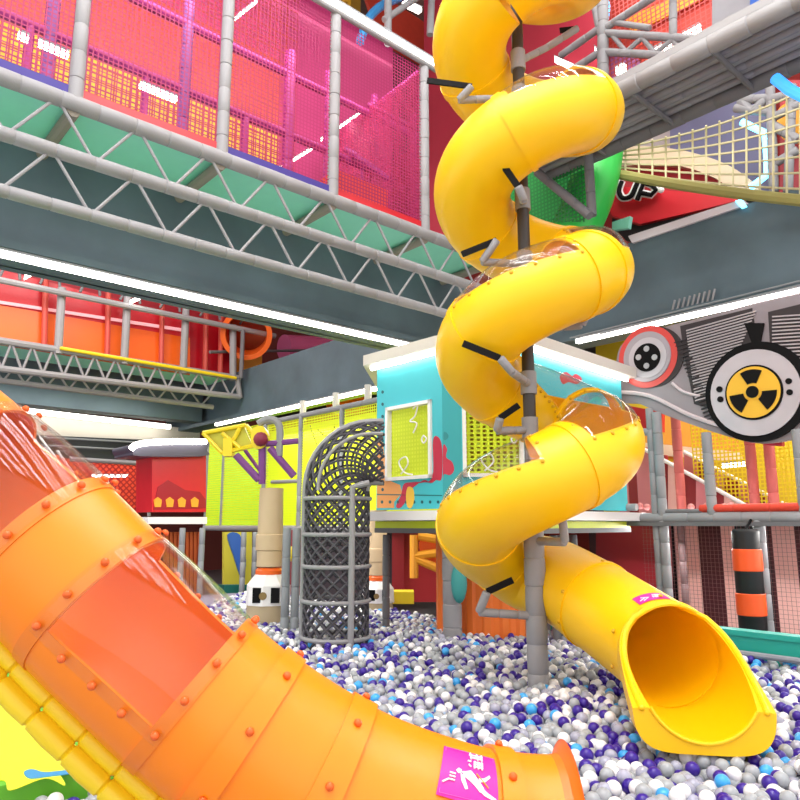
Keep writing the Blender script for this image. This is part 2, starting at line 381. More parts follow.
# under the far gallery
mb=MB().pp([(-30,402),(200,430),(200,446),(-30,436)],PV(24.5),.1); tag(mb.build('pale_bulkhead',M('pale_wall','c9c3b8',.7,var=.15,bscale=10)),'pale wall band under the dark far beam','wall panel')
mb=MB().pp([(-30,432),(150,440),(150,470),(-30,462)],PV(24),.1); tag(mb.build('dark_fascia',M('dark_fascia','22282c',.5)),'dark band below the pale wall at left','wall panel')
for y,l in ((441,'upper grey rail across the dark band at left'),(449,'lower grey rail across the dark band at left')):
    mb=MB().cyl(hit(40,y-4,PV(23.7)),hit(150,y+2,PV(23.7)),.03,6); tag(mb.build('ceiling_rail',greyt,smooth=True),l,'rail')
g=thing('net_enclosure','red netted play pen beside the red lightbox wall','play structure',hit(110,515,PV(19)))
MB().pp([(60,458),(149,463),(149,508),(60,508)],PV(21),.05).build('back_panel',redo,g)
MB().pp([(60,458),(149,463),(149,512),(60,512)],PV(19),.004).build('net',netmat('red_net','a01820',.16,.3,'xz',diag=True),g)
MB().cyl(hit(70,459,PV(19)),hit(149,464,PV(19)),.06,8).build('top_rail',greyp,g,True)
MB().cyl(hit(149,462,PV(19)),hit(149,516,PV(19)),.05,8).build('post',greyp,g,True)
strip('tube_light','glowing white bar standing in for reflections in the red netted pen',hit(92,476,PV(20)),hit(128,476,PV(20)),.06,.07)  # no lamp: glowing bar imitates the white reflections on the red mesh
g=thing('red_booth','red booth with curved white lit canopy on white ledge at left','booth',hit(178,512,PV(16.5)))
pl=PV(16.5)
MB().pp([(152,452),(206,452),(206,512),(152,512)],pl,1.0).build('wall',M('red_booth','cf2330',.35,var=.08),g)
MB().pp(cr2([(131,446),(140,443),(170,441),(206,441),(207,450),(204,456),(140,456),(133,452)],5),pl,1.2,.25).build('canopy',M('canopy_dark','4a4858',.4),g)
mb=MB().tube([hit(x,y,(pl[0]+pl[1]*.35,pl[1])) for x,y in cr2([(131,449),(136,445),(150,442.5),(175,441.5),(206,441.5)],5,False)],.07,8); mb.build('lit_edge',led,g,True)
MB().pp([(154,506),(158,487),(168,480),(185,490),(200,492),(206,500),(206,508),(154,510)],pl,.02,.02).build('painted_splash',M('crimson','a01428',.4),g)
for i,x in enumerate((158,170,182,195)): MB().pp([(x-4,500),(x,497),(x+4,500),(x+3,507),(x-3,507)],pl,.03,.05).build('round_seat',amber,g)
MB().pp([(148,517),(207,517),(207,524),(148,524)],pl,1.2,.35).build('ledge',white,g)
g2=thing('corrugated_screen','brown orange corrugated screen under the red booth','screen',hit(180,600,PV(16.5)))
w=MB(); w.pp([(165,532),(201,532),(201,602),(165,602)],PV(16.6),.1)
for i in range(9): w.pp([(166+i*4,532),(168+i*4,532),(168+i*4,602),(166+i*4,602)],PV(16.55),.05)
w.build('panel',M('rust','b4501c',.6),g2)
def simple(nm,label,cat,pix,pl,m,th=.1,off=0):
    mb=MB().pp(pix,pl,th,off); return tag(mb.build(nm,m),label,cat)
pw_=simple('printed_wall','yellow panel with a blue figure under the lime enclosure','wall panel',[(224,532),(252,532),(252,585),(224,585)],PV(17.2),M('paleyellow','e4d84c',.5))
MB().pp(cr2([(228,535),(240,535),(246,560),(242,578),(234,556)],4),PV(17.15),.05).build('painted_figure',M('blue_paint','3f6fd0',.5),pw_)
simple('pit_edge','dark teal pit edge behind the railings at left','pit wall',[(224,585),(262,585),(262,610),(224,610)],PV(16.4),M('teal_dark','1f6f68',.5),.3)
for i,(x,y0,y1,l) in enumerate([(181,528,560,'grey post below the red booth'),(199,528,600,'grey post at the left end of the lime enclosure'),(241,532,610,'grey post below the middle of the lime enclosure'),(253,532,600,'thin grey post left of the beige column')]):
    p=hit(x,y1,PV(15.8)); q=hit(x,y0,PV(15.8)); mb=MB().pad((p.x,p.y,0),(p.x,p.y,q.z),.07,.4); tag(mb.build('padded_post',greyt,smooth=True),l,'post')

# ================================================================== LIME ENCLOSURE
UE=10.2
g=thing('lime_net_enclosure','lime yellow netted play enclosure below the white strip light','play structure',(UE,17,2))
pl=PU(UE)
vA=hit(205,520,pl).y; vB=hit(385,520,pl).y; zt=4.85; zb=1.95
MB().box(UE+2.2,UE+2.3,vB-1,vA,zb,zt+.3).build('back_panel',lime,g)
MB().box(UE,UE+2.3,vA-.05,vA,zb,zt).build('side_panel',limeg,g)
MB().box(UE,UE+2.3,vB-1,vA,zb-.1,zb).build('deck',lime,g)
MB().pp(cr2([(205,440),(224,432),(226,480),(212,505),(205,508)]),PU(UE+1.9),.2).build('curved_panel',M('mint','8fe09a',.4),g)
MB().pp(cr2([(221,478),(228,452),(237,440),(243,455),(243,500),(225,505)]),PU(UE+1.6),.2).build('orange_slide',M('amber_y','f7b92a',.4),g)
nl=netmat('lime_net','e2ee1c',.07,.42,'yz')
MB().box(UE,UE+.004,vB,vA,zb,zt).build('front_net',nl,g)
for x in (205,221,263,299,341):
    p=hit(x,520,pl); MB().pad((UE,p.y,zb-.05),(UE,p.y,zt),.075 if x>250 else .05,.4).build('post',greyt,g,True)
MB().pad((UE,vB,zt),(UE,vA-3.4,zt),.07,.4).build('top_rail',greyt,g,True)
MB().pad((UE,vB,zb-.05),(UE,vA,zb-.05),.08,.4).build('bottom_rail',greyp,g,True)
MB().pad(hit(263,475,pl),hit(263,475,pl)+Vector((-.9,0,1.0)),.05,.4).build('brace',violet,g,True)
MB().cyl(hit(272,508-26,pl),hit(299,508-27,pl),.05,8).build('brace',greyp,g,True)
for i,(x0,y0,x1,y1) in enumerate([(310,425,325,470),(335,425,316,475),(330,440,345,480),(345,428,330,470),(318,430,345,455)]):
    MB().cyl(hit(x0,y0,PU(UE+.5)),hit(x1,y1,PU(UE+.5)),.02,6).build('rope',roped,g,True)
for x,y0,l in ((303,403,'left'),(336,395,'middle'),(368,387,'right')):
    mb=MB().cyl(hit(x,y0+18,PU(UE+.4)),hit(x,y0-2,PU(UE+.4)),.09,8); tag(mb.build('roof_stub',M('stub_%s'%l,'c8c6c4',.5),smooth=True),'%s pale stub post above the lime enclosure rail'%l,'post')
simple('painted_canopy','red and orange painted panel above the lime enclosure','panel',[(275,425),(372,400),(372,415),(290,433)],PU(UE+2.8),M('redorange_can','b8442c',.5))
simple('orange_disc','orange round panel above the lime enclosure','panel',cr2([(325,400),(345,392),(366,396),(360,412),(335,415)]),PU(UE+2.6),orangew)
# yellow winged hoist
g=thing('winged_gadget','yellow winged contraption on grey struts in front of the lime enclosure','play equipment',hit(262,480,PF(11.3)))
pl=PF(11.3)
MB().pp([(203,434),(244,426),(252,445),(222,452)],pl,.06).build('wing',M('wing_y','c9c43c',.5),g)
w=MB()
for a,b in [((203,433),(246,425)),((203,433),(222,453)),((222,453),(262,444)),((246,425),(262,444)),((222,433),(240,448)),((240,428),(228,450))]: w.cyl(hit(*a,(pl[0]+pl[1]*.05,pl[1])),hit(*b,(pl[0]+pl[1]*.05,pl[1])),.035,6)
w.build('wing_frame',ylw,g,True)
MB().pp([(223,438),(232,438),(232,456),(223,456)],pl,.2,.1).build('box',ylw,g)
MB().pp(cr2([(252,430),(262,426),(268,436),(262,448),(252,446)]),pl,.2,.1).build('cap',ylw,g)
MB().sph(hit(262,440,pl)-FW*.1,.12).build('hub',M('crimson2','8a2440',.5),g,True)
MB().cyl(hit(266,444,pl),hit(298,441,pl),.05,8).build('axle',violet,g,True)
MB().tube([hit(x,y,pl) for x,y in cr2([(258,424),(268,419),(277,422),(280,432),(279,456)],4,False)],.06,8).build('curved_pipe',greyp,g,True)
MB().cyl(hit(270,448,pl),hit(294,476,pl),.06,8).build('strut',violet,g,True)
MB().cyl(hit(236,455,pl),hit(259,480,pl),.06,8).build('strut',violet,g,True)
MB().cyl(hit(262,446,pl),hit(262,484,pl),.06,8).build('mast',violet,g,True)

# beige columns with lantern base
def lantern(px,py,F,label,sc=1,colh=2.6):
    p=hit(px,py,PF(F)); b=Vector((p.x,p.y,.3)); r=.28*sc
    g=thing('lantern_column',label,'column',b,'beige columns with white lantern bases')
    z0=hit(px,py,PF(F)).z
    MB().cyl(b,(b.x,b.y,z0),r,20).build('base_drum',M('tan_drum','b8a583',.6),g,True)
    MB().rev((b.x,b.y,z0),(b.x,b.y,z0+.4*sc),[(0,r*1.08),(.25*sc,r*1.05),(.4*sc,r*.62)],8).build('lantern_head',white,g)
    n=-FW
    for k,a in enumerate((-.55,.3)):
        q=b+RT*(a*r)+n*(r*1.02)
        MB().obox(Vector((q.x,q.y,z0+.05)),RT*(.11*sc),UP*(.19*sc),FW*.04).build('window',black,g)
    q=b+n*(r*1.08); MB().cyl(Vector((q.x,q.y,z0+.13*sc))+RT*-.02,Vector((q.x,q.y,z0+.13*sc))+RT*-.02+FW*.05,.05*sc,12).build('porthole',M('tan2','8a7040',.5),g)
    MB().rev((b.x,b.y,z0+.39*sc),(b.x,b.y,z0+.5*sc),[(0,r*.66),(.06,r*.66),(.1,r*.55)],12).build('collar',orangew,g,True)
    MB().rev((b.x,b.y,z0+.49*sc),(b.x,b.y,z0+.49*sc+colh),[(0,.17*sc),(colh*.2,.17*sc),(colh*.21,.19*sc),(colh*.4,.19*sc),(colh*.41,.17*sc),(colh,.16*sc)],14).build('column',M('tan_column','cdb38e',.5,var=.05),g,True)
lantern(268,604,11.6,'beige column with white lantern base left of the net tower',1.2,1.25)
lantern(378,602,13.5,'beige column with white lantern base seen just right of the net tower',1,1.2)
mb=MB().sph(hit(291,554,PF(11.4)),.07,sc=(1,1,1.7)); tag(mb.build('knob',ylw,smooth=True),'yellow knob on the grey post beside the beige column','knob')
for x,l in ((284,'thin grey post right of the beige column'),(294,'grey post between beige column and net tower')):
    p=hit(x,640,PF(10.9)); mb=MB().pad((p.x,p.y,.2),(p.x,p.y,1.95),.065,.4); tag(mb.build('padded_post',greyt,smooth=True),l,'post')

# ================================================================== NET TOWER (rope cylinder with bent hood)
cX,cF=-.86,9.75; rN=.43
g=thing('rope_net_tower','grey rope net climbing tower bending into the turquoise house','climbing net',W(cX,cF,-1.75))
pth=[W(cX,cF,-1.75+ .2*i) for i in range(12)]
zc=.5; RR=.48
for k in range(0,13):
    a=k/12*pi/2; pth.append(W(cX+RR*(1-math.cos(a)),cF+.0,zc+RR*math.sin(a)))
pth.append(W(cX+RR+.15,cF,zc+RR))
pth=[p for i,p in enumerate(pth)]
# own frames (path turns through vertical)
fr=[];a=RT.copy()
for i,p in enumerate(pth):
    t=(pth[min(i+1,len(pth)-1)]-pth[max(i-1,0)]).normalized(); b=FW.copy(); a_=b.cross(t).normalized()
    fr.append((p,a_,b))
Lp=[0]
for p,q in zip(pth,pth[1:]): Lp.append(Lp[-1]+(q-p).length)
def tp(s,ang,r=rN):
    s=max(0,min(Lp[-1]-1e-5,s)); i=int(np.searchsorted(Lp,s,side='right'))-1; t=(s-Lp[i])/(Lp[i+1]-Lp[i])
    p=fr[i][0].lerp(fr[i+1][0],t); a_=fr[i][1].lerp(fr[i+1][1],t).normalized(); b=fr[i][2]
    return p+a_*(math.cos(ang)*r)+b*(math.sin(ang)*r)
w=MB(); NR=16
for sgn in (1,-1):
    for k in range(NR):
        w.tube([tp(Lp[-1]*i/70,2*pi*k/NR+sgn*i/70*7.5) for i in range(71)],.018,5)
w.build('rope_mesh',roped,g,True)
for i,s in enumerate((.28,.75,1.2,1.62,2.1)):
    if s<2.2: MB().tube([tp(s,2*pi*k/28,rN+.02) for k in range(28)],.028,8,closed=True).build('ring',greyp,g,True)
MB().tube([tp(s_,pi,rN+.02) for s_ in np.linspace(0,Lp[-1],40)],.042,10).build('arched_leg',greyp,g,True)
MB().tube([tp(s_,-1.05,rN+.03) for s_ in np.linspace(0,2.25,14)]+[tp(2.3,-1.0,rN+.03)+RT*.08,tp(2.35,-1.0,rN+.03)+RT*.2],.042,10).build('front_leg',greyp,g,True)
for a_ in (-2.1,-.35,): MB().tube([tp(s_,a_,rN+.02) for s_ in np.linspace(2.2,Lp[-1],14)],.025,8).build('hood_rib',greyp,g,True)

# ================================================================== TURQUOISE HOUSE
zl,zw0,zw1=2.17,2.22,4.42
c0=W(-.362,10.83,0); c1=W(.594,9.75,0); c2=W(.85,9.6,0); c3=W(1.81,9.6,0); c4=W(3.75,11.65,0)
for c in (c0,c1,c2,c3,c4): c.z=0
g=thing('turquoise_playhouse','turquoise playhouse with white framed windows and paint splashes behind the spiral slide','playhouse',W(1.2,10.5,.2))
def wall(a,b,nm,m,t=.08):
    d=(b-a).normalized(); n=Vector((-d.y,d.x,0)); 
    if n.dot(FW)<0: n=-n
    MB().obox(a+UP*zw0,b-a,n*t,UP*(zw1-zw0)).build(nm,m,g)
# wall with window hole
def wallwin(a,b,px,nm):
    pl=P3(a,b,a+UP); n=-pl[1]; d=(b-a); t=n*.08
    q=[hit(x,y,pl) for x,y in px]; s=[(p-a).dot(d)/d.dot(d) for p in q]; s0,s1=min(s),max(s); z0=min(p.z for p in q); z1=max(p.z for p in q)
    w=MB(); w.obox(a+UP*zw0,d*s0,t,UP*(zw1-zw0)); w.obox(a+d*s1+UP*zw0,d*(1-s1),t,UP*(zw1-zw0))
    w.obox(a+d*s0+UP*zw0,d*(s1-s0),t,UP*(z0-zw0)); w.obox(a+d*s0+UP*z1,d*(s1-s0),t,UP*(zw1-z1)); w.build(nm,turq,g)
    f=.05; dn=d.normalized(); A0=a+d*s0+UP*z0-n*.04; D=d*(s1-s0); H=UP*(z1-z0); T=n*.1; w=MB()
    w.obox(A0,D,T,UP*f); w.obox(A0+H-UP*f,D,T,UP*f); w.obox(A0,dn*f,T,H); w.obox(A0+D-dn*f,dn*f,T,H)
    fo=w.build('window_frame',white,g)
    MB().obox(A0+n*.09,D,n*.004,H).build('window_net',netmat('lime_net_w','cfe01e',.06,.4,'yz'),fo)
    for st in ([(.62,.92),(.72,.97),(.66,.82),(.55,.76),(.7,.72),(.62,.6)],[(.35,.08),(.5,.2),(.45,.3),(.3,.24),(.42,.1),(.6,.06)],[(.84,.55),(.9,.5),(.84,.45),(.8,.5),(.84,.55)]):
        MB().tube([A0+D*x+H*y+n*.02 for x,y in cr2(st,4,False)],.012,5).build('painted_squiggle',white,fo,True)
    return pl
plL=wallwin(c0,c1,[(387,408),(432,403),(387,480),(431,478)],'left_wall')
wall(c1,c2,'corner_wall',M('turq_corner_shade','2fa0a8',.45))  # corner shade put into the colour as a darker turquoise
plF=wallwin(c2,c3,[(463,403),(522,403),(463,477),(522,477)],'front_wall')
wall(c3,c4,'right_wall',turq)
plR=P3(c3,c4,c3+UP)
MB().obox(c0+UP*zw0+FW*3.0,(c3-c0)*1.2,FW*.05,UP*(zw1-zw0)).build('back_wall',lime,g)
MB().obox(c2+UP*(zw0+.1)+FW*1.0,(c3-c2),FW*.03,UP*(zw1-zw0-.2)).build('inner_net',netmat('amber_net_w','d8a020',.09,.45,'yz'),g)
w=MB()
for (x,y) in [(382.5,392+i*12.2) for i in range(9)]+[(x,502) for x in range(382,440,8)]: w.pp([(x+1.3*math.cos(q),y+1.7*math.sin(q)) for q in np.linspace(0,2*pi,9)[:-1]],plL,.006,.004)
w.build('rivet_row',M('rivets','1f5a60',.5),g)
def deco(pts,m,nm='paint_splash',pl=plL,off=.003,sm=True): MB().pp(cr2(pts,5) if sm else pts,pl,.006,off).build(nm,m,g)
deco([(377,440),(383,441),(383,445),(388,480),(400,485),(402,493),(394,502),(394,508),(377,508)],M('peach_paint','efa35c',.5),sm=False)
cri=M('crimson_paint','c32c48',.5)
deco([(433,440),(439,438),(442,450),(441.5,478),(436,480),(431,483),(424,480),(415,486),(408,492),(405,502),(400,508),(396,506),(401,495),(404,484),(414,482),(432,478)],cri,off=.004)
deco([(408,487),(413,489),(414,500),(411,508),(407,506),(406,495)],M('yel_paint','f0c040',.5),off=.006)
plC=P3(c1,c2,c1+UP)
deco([(443,446),(447,449),(446,457),(452,462),(454,470),(450,475),(444,474),(443,478)],cri,pl=plC)
deco([(444,432),(448,434),(448,438),(444,440)],M('teal_dot','2a8a90',.5),pl=plC)
deco([(560,376),(566,372),(572,376),(576,374),(582,379),(577,384),(569,382),(563,384)],cri,pl=plR)
deco([(590,480),(600,470),(606,484),(600,500),(588,500)],M('peach2','efb068',.5),pl=plR)
MB().pp([(377,494),(442,495),(442,496),(377,495)],plL,.006,.004).build('seam',M('seam','1b6a70',.5),g)
# roof slab and lit rim
cen=(c0+c4)/2+FW*1.0; cen.z=0
def outl(k): return [c+(c-cen).normalized()*k for c in (c0,c1,c2,c3,c4)]
back=[c4+FW*2.0+RT*-.5,c0+FW*2.4]
o1=outl(.26)+back; 
MB().prism([p+UP*4.45 for p in o1],UP*.16).build('roof',M('roof_white','d8d0c6',.5),g)
o2=outl(.1)
MB().tube([p+UP*4.42 for p in o2],.035,8).build('roof_light_rim',led,g,True)
o3=outl(.28)+back
MB().prism([p+UP*2.06 for p in o3],UP*.13).build('ledge',M('ledge_white','eeeaea',.4),g)
MB().prism([p+UP*1.95 for p in outl(.02)+back],UP*.1).build('under_ledge',lime,g)
MB().prism([p+UP*1.88 for p in outl(.03)+back],UP*.07).build('deck_rail',greyd,g)
for (X,F,r,l) in [(-.21,10.9,.055,''),(.72,10.0,.13,''),(2.18,10.15,.06,''),(2.3,10.35,.06,''),(2.62,10.8,.06,'')]:
    p=W(X,F,0); MB().pad((p.x,p.y,.0),(p.x,p.y,1.85),r,.33).build('padded_leg',greyp if r>.1 else greyd,g,True)
# items under the house
g=thing('corrugated_drum','orange corrugated drum standing in the balls under the playhouse','play equipment',W(1.35,10.35,-2))
w=MB(); n=120; P=[]
cc=W(1.35,10.9,0)
for z in (0,1.9):
    row=[]
    for k in range(n):
        q=2*pi*k/n; r=.78+(.025 if (k%6)<3 else -.01); row.append(Vector((cc.x+r*math.cos(q),cc.y+r*math.sin(q),z)))
    P.append(row)
w.grid(P,wrapv=True); w.build('corrugated_wall',M('orange_corr','ee7828',.5),g)
MB().cyl((cc.x,cc.y,1.86),(cc.x,cc.y,1.9),.74,32).build('lid',orangew,g)
mb=MB().sph(hit(459,583,PF(9.75)),.2,14,sc=(.55,.55,1.35)); tag(mb.build('teal_cushion',M('teal_cush','3f9a98',.6),smooth=True),'small teal oval pad hanging beside the thick grey post','pad')
simple('red_screen','red back screen deep under the playhouse','screen',[(392,528),(450,528),(450,602),(392,602)],PF(16),M('red_deep','b0262c',.5))
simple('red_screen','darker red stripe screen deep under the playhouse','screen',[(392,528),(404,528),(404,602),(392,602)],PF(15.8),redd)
g=thing('orange_slide_frame','small orange slide with amber frame deep under the playhouse','play equipment',hit(425,590,PF(15)))
for a,b in [((414,535),(414,578)),((414,558),(446,572)),((414,556),(445,552)),((418,536),(446,541))]: MB().cyl(hit(*a,PF(15)),hit(*b,PF(15)),.09,8).build('frame_bar',amber,g,True)
MB().pp(cr2([(420,541),(440,543),(437,562),(424,560)]),PF(15.2),.15).build('scoop',orangew,g)
simple('yellow_block','yellow foam block at the far end of the ball pit','block',[(390,592),(414,592),(414,604),(390,604)],PF(13.6),ylw,.5)
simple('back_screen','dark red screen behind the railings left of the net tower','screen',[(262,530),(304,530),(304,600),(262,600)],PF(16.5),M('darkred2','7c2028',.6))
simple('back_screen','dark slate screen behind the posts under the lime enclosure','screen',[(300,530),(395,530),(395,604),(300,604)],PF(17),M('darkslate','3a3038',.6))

# ================================================================== BALL PIT
SURF=.46; BR=.047
ballm=[M('ball_white','eceaea',.3),M('ball_grey','a4a8ac',.3),M('ball_purple','34148c',.3),M('ball_blue','3fa6ea',.3),M('ball_clear','bfc0d4',.2,trans=.3)]
prob=[.22,.35,.23,.045,.155]; cum=np.cumsum(prob)
def okay(X,F):
    u=.75*X+.661*F; v=-.661*X+.75*F
    if u>8.72 or v>16 : return False
    if F<2.2 or F>16.5: return False
    if abs(X)>.62*F+.5: return False
    if X<-3.6-.0*F: return False
    if F<9.2 and X<-1.15 and (X< -1.2-(F-4.3)*.15): return F<4.45 and X>-2.6 and (X+1.2)>-(4.75-F)*1.9
    return True
balls=[]
sp=.095
for layer in (0,1,2):
    ny=int(14.5/(sp*.866))
    for j in range(ny):
        F=2.2+j*sp*.866
        if layer==2 and F>7: break
        if layer==1 and F>10.5: break
        xm=.62*F+.5; nx=int(2*xm/sp)
        for i in range(nx):
            X=-xm+(i+.5*(j%2)+.33*layer)*sp+random.uniform(-.026,.026)+.02*math.sin(F*5.1); Fj=F+random.uniform(-.026,.026)+.03*layer+.03*math.sin(X*3.7)
            if layer==0 and F<10.5 and random.random()<.40: continue
            if not okay(X,Fj): continue
            bump=.035*math.sin(X*1.7+1)*math.cos(Fj*1.3)+.02*math.sin(X*4.1+Fj*3.3)
            z=SURF+bump-layer*.05+random.uniform(-.026,.026)
            balls.append((X,Fj,z,int(np.searchsorted(cum,random.random()))))
# keep clear of pole and drum
def pxof(p):
    d=p-ORG; x=d.dot(RT); f=d.dot(FW); z=d.z
    c=f*math.cos(PITCH)+z*math.sin(PITCH); u=-f*math.sin(PITCH)+z*math.cos(PITCH)
    return 400+FL*x/c, 400-FL*u/c
# unit sphere
def icos(sub):
    bm=__import__('bmesh').new(); __import__('bmesh').ops.create_icosphere(bm,subdivisions=sub,radius=1)
    v=np.array([list(x.co) for x in bm.verts]); f=np.array([[q.index for q in p.verts] for p in bm.faces]); bm.free(); return v,f
near=[];rest=[]
for b in balls:
    p=W(b[0],b[1],0); p.z=b[2]; 
    p=Vector((p.x,p.y,b[2])); x,y=pxof(p)
    d=(p-ORG).length
    if -10<x<812 and y<812: (near if (y>600 and d<6.2) else rest).append((d,p,b[3],x,y))
EXCL=lambda x,y: (x<590 and y>628+ (x-265)*.52 and x>120) or (x>615 and x<775 and y<762) or (x<430 and y<628+(x-265)*.66 and x>0 and (x<120 or True) and x<265)
cand=sorted([b for b in near if (not EXCL(b[3],b[4])) and b[4]<806],key=lambda b:(b[0]+(b[1].z<SURF-.02)*2.5))
ind=cand[:300]; ids=set(id(b) for b in ind); rest+= [b for b in near if id(b) not in ids]
meshes=[]
v3,f3=icos(3)
for k,m in enumerate(ballm):
    me=bpy.data.meshes.new('play_ball'); me.from_pydata((v3*BR).tolist(),[],f3.tolist()); me.materials.append(m); me.polygons.foreach_set('use_smooth',[True]*len(me.polygons)); meshes.append(me)
cn=['white','light grey','deep purple','sky blue','milky translucent']
for d,p,k,x,y in ind:
    o=bpy.data.objects.new('play_ball',meshes[k]); COL.objects.link(o); o.location=p
    tag(o,'%s plastic play ball in the front part of the ball pit'%cn[k],'ball','%s play balls at the front of the pit'%cn[k])
def massballs(lst,sub):
    v,f=icos(sub); n=len(lst); nv=len(v); nf=len(f)
    P=np.array([tuple(b[1]) for b in lst]); V=(v[None]*BR+P[:,None]).reshape(-1,3); Fc=(f[None]+(np.arange(n)*nv)[:,None,None]).reshape(-1,3)
    return V,Fc,np.repeat(np.array([b[2] for b in lst]),nf)
l1=[b for b in rest if b[0]<6.5]; l2=[b for b in rest if b[0]>=6.5]
Va,Fa,Ma=massballs(l1,3); Vb,Fb,Mb=massballs(l2,2)
V=np.vstack([Va,Vb]); Fc=np.vstack([Fa,Fb+len(Va)]); Mi=np.concatenate([Ma,Mb])
me=bpy.data.meshes.new('play_balls'); me.vertices.add(len(V)); me.vertices.foreach_set('co',V.ravel()); me.loops.add(len(Fc)*3); me.loops.foreach_set('vertex_index',Fc.ravel())
me.polygons.add(len(Fc)); me.polygons.foreach_set('loop_start',np.arange(len(Fc))*3)
for m in ballm: me.materials.append(m)
me.polygons.foreach_set('material_index',Mi); me.polygons.foreach_set('use_smooth',np.ones(len(Fc),bool)); me.update(calc_edges=True); me.validate()
o=bpy.data.objects.new('play_balls',me); COL.objects.link(o); tag(o,'white, grey, purple and blue plastic balls filling the rest of the pit','balls',kind='stuff')
print('BALLS',len(ind),len(rest))
mb=MB().box(-5,8.75,-2,16.1,.02,.34); struct(mb.build('trim_5',M('pit_bed','8c88a0',.8,var=.3,bscale=120)))

# teal pit walls
mb=MB().box(8.78,8.95,-3,6.6,.0,.73); mb.box(8.76,8.97,-3,6.6,.7,.76); tag(mb.build('pit_wall',teal),'long teal padded pit wall below the striped panels','pit wall')
mb=MB().cyl((8.6,-3,.53),(8.6,4.6,.53),.035,8); tag(mb.build('net_rail',M('grey_rail2','8a8f98',.5),smooth=True),'thin grey rail just above the balls in front of the teal wall','rail')
# printed mat at lower left
g=thing('printed_mat','green soft mat printed with yellow and blue paint splashes under the orange slide','mat',W(-4,5.5,-1.5))
zm=.55
mt=[W(-1.45,4.85,0),W(-1.75,8.8,0),W(-6.5,8.8,0),W(-6.5,3.0,0),W(-2.55,4.05,0)]
MB().prism([Vector((p.x,p.y,.3)) for p in mt],UP*(zm-.3)).build('base',M('mat_green','6cc430',.5,var=.08),g)
plm=PZ(zm)
def md(pts,m,off): 
    P=[hit(x,y,PZ(zm+off)) for x,y in cr2(pts,6)]; MB().prism(P,UP*-.004).build('printed_splash',m,g)
md([(-60,690),(0,680),(20,700),(50,725),(82,752),(70,765),(80,775),(60,772),(65,785),(45,778),(10,790),(0,780),(-60,800)],M('mat_yellow','e8f02a',.5),.006)
md([(-20,672),(10,680),(32,700),(40,712),(20,706),(0,698),(-20,690)],M('mat_teal','3fb89a',.5),.008)
md([(75,748),(90,762),(100,776),(90,772),(72,766),(78,758)],M('mat_teal2','4cb890',.5),.008)
md([(24,772),(32,769),(45,772),(68,770),(72,773),(50,776),(30,778)],M('mat_blue','3a96cc',.5),.01)

# ================================================================== YELLOW SPIRAL SLIDE
RH=.63; rt=.425; PT=1.82; hX,hF,hZ=1.43,7.23,.457
def hel(th): q=math.radians(th); return W(hX+RH*math.sin(q),hF-RH*math.cos(q),hZ+PT*th/360)
TH1=1330
up=[hel(t) for t in np.arange(TH1,-150,-4)]
low=cr([hel(-120),hel(-150),W(1.40,7.92,-.50),W(1.66,7.66,-.58),W(1.90,7.05,-.76),W(2.12,6.5,-.95),W(2.21,6.0,-1.06),W(2.18,5.6,-1.10)],8)
yp=Path(up+low[9:])
sth={}
nn=len(up)
def s_of(th): i=(TH1-th)/4; return yp.s[int(round(i))]
mouthS=None
# arc length where the collar of the mouth sits
mp=W(2.21,6.0,-1.06); mouthS=min(range(len(yp.p)),key=lambda i:(yp.p[i]-mp).length); mouthS=yp.s[mouthS]
ys=thing('spiral_tube_slide','bright yellow spiral tube slide winding down around the central pole','slide',W(hX,hF,-1.5))
bm_y=bolt_mesh('bolt',.019,.018,M('yellow_bolt','d8a408',.4))
secs=[(TH1,1048,0),(1040,958,1),(958,860,0),(860,772,0),(772,696,1),(696,580,0),(580,488,0),(488,410,1),(410,388,0),(388,300,1),(300,212,0),(212,112,1),(112,20,1),(20,-96,2),(-96,-148,0)]
nb=0
for a,b,wn in secs[::-1]:
    s0,s1=s_of(a),s_of(b)
    if wn==0: shell(yp,s0,s1,rt).build('tube_section',yellow,ys,True)
    else:
        w0,w1=s0+.07,s1-.07
        if wn==2: w0=s_of(-8)
        c,h=(106,46) if b>=290 else ((84,62) if b>=20 else (94,62))
        mb=MB(); shell(yp,s0,w0,rt,mb=mb); shell(yp,w1,s1,rt,mb=mb); shell(yp,w0,w1,rt,c+h-360,c-h,mb=mb); sec=mb.build('tube_section',yellow,ys,True)
        shell(yp,w0-.02,w1+.02,rt+.008,c-h-3,c+h+3,th=.006,bulge=.035).build('clear_window',clear,ys,True)
        n=max(3,int((w1-w0)/.135))
        for i in range(n+1):
            for an in (c-h-5,c+h+5):
                s=w0+(w1-w0)*i/n; p=yp.pt(s,an,rt); cc_=yp.at(s)[0]
                if nb<100: put_bolt(bm_y,'bolt',ys,p,(p-cc_).normalized()); nb+=1
        for i in range(1,5):
            an=c-h+2*h*i/5
            for s in (w0-.035,w1+.035):
                if nb<100: p=yp.pt(s,an,rt); cc_=yp.at(s)[0]; put_bolt(bm_y,'bolt',ys,p,(p-cc_).normalized()); nb+=1
    shell(yp,max(0,s1-.035),s1+.035,rt+.014,th=.02,step=.02).build('joint_ring',yellow,ys,True)
sL0=s_of(-148); sm=mouthS
mid=(sL0+sm)/2+.15
shell(yp,sL0,mid,rt).build('tube_section',yellow,ys,True)
shell(yp,mid-.03,mid+.03,rt+.014,th=.02,step=.02).build('joint_ring',yellow,ys,True)
shell(yp,mid,sm,rt).build('tube_section',yellow,ys,True)
for an in (20,160,90,-20,200):
    for s in (mid-.0,sm-.2): p=yp.pt(s,an,rt+.012); put_bolt(bm_y,'bolt',ys,p,(p-yp.at(s)[0]).normalized())
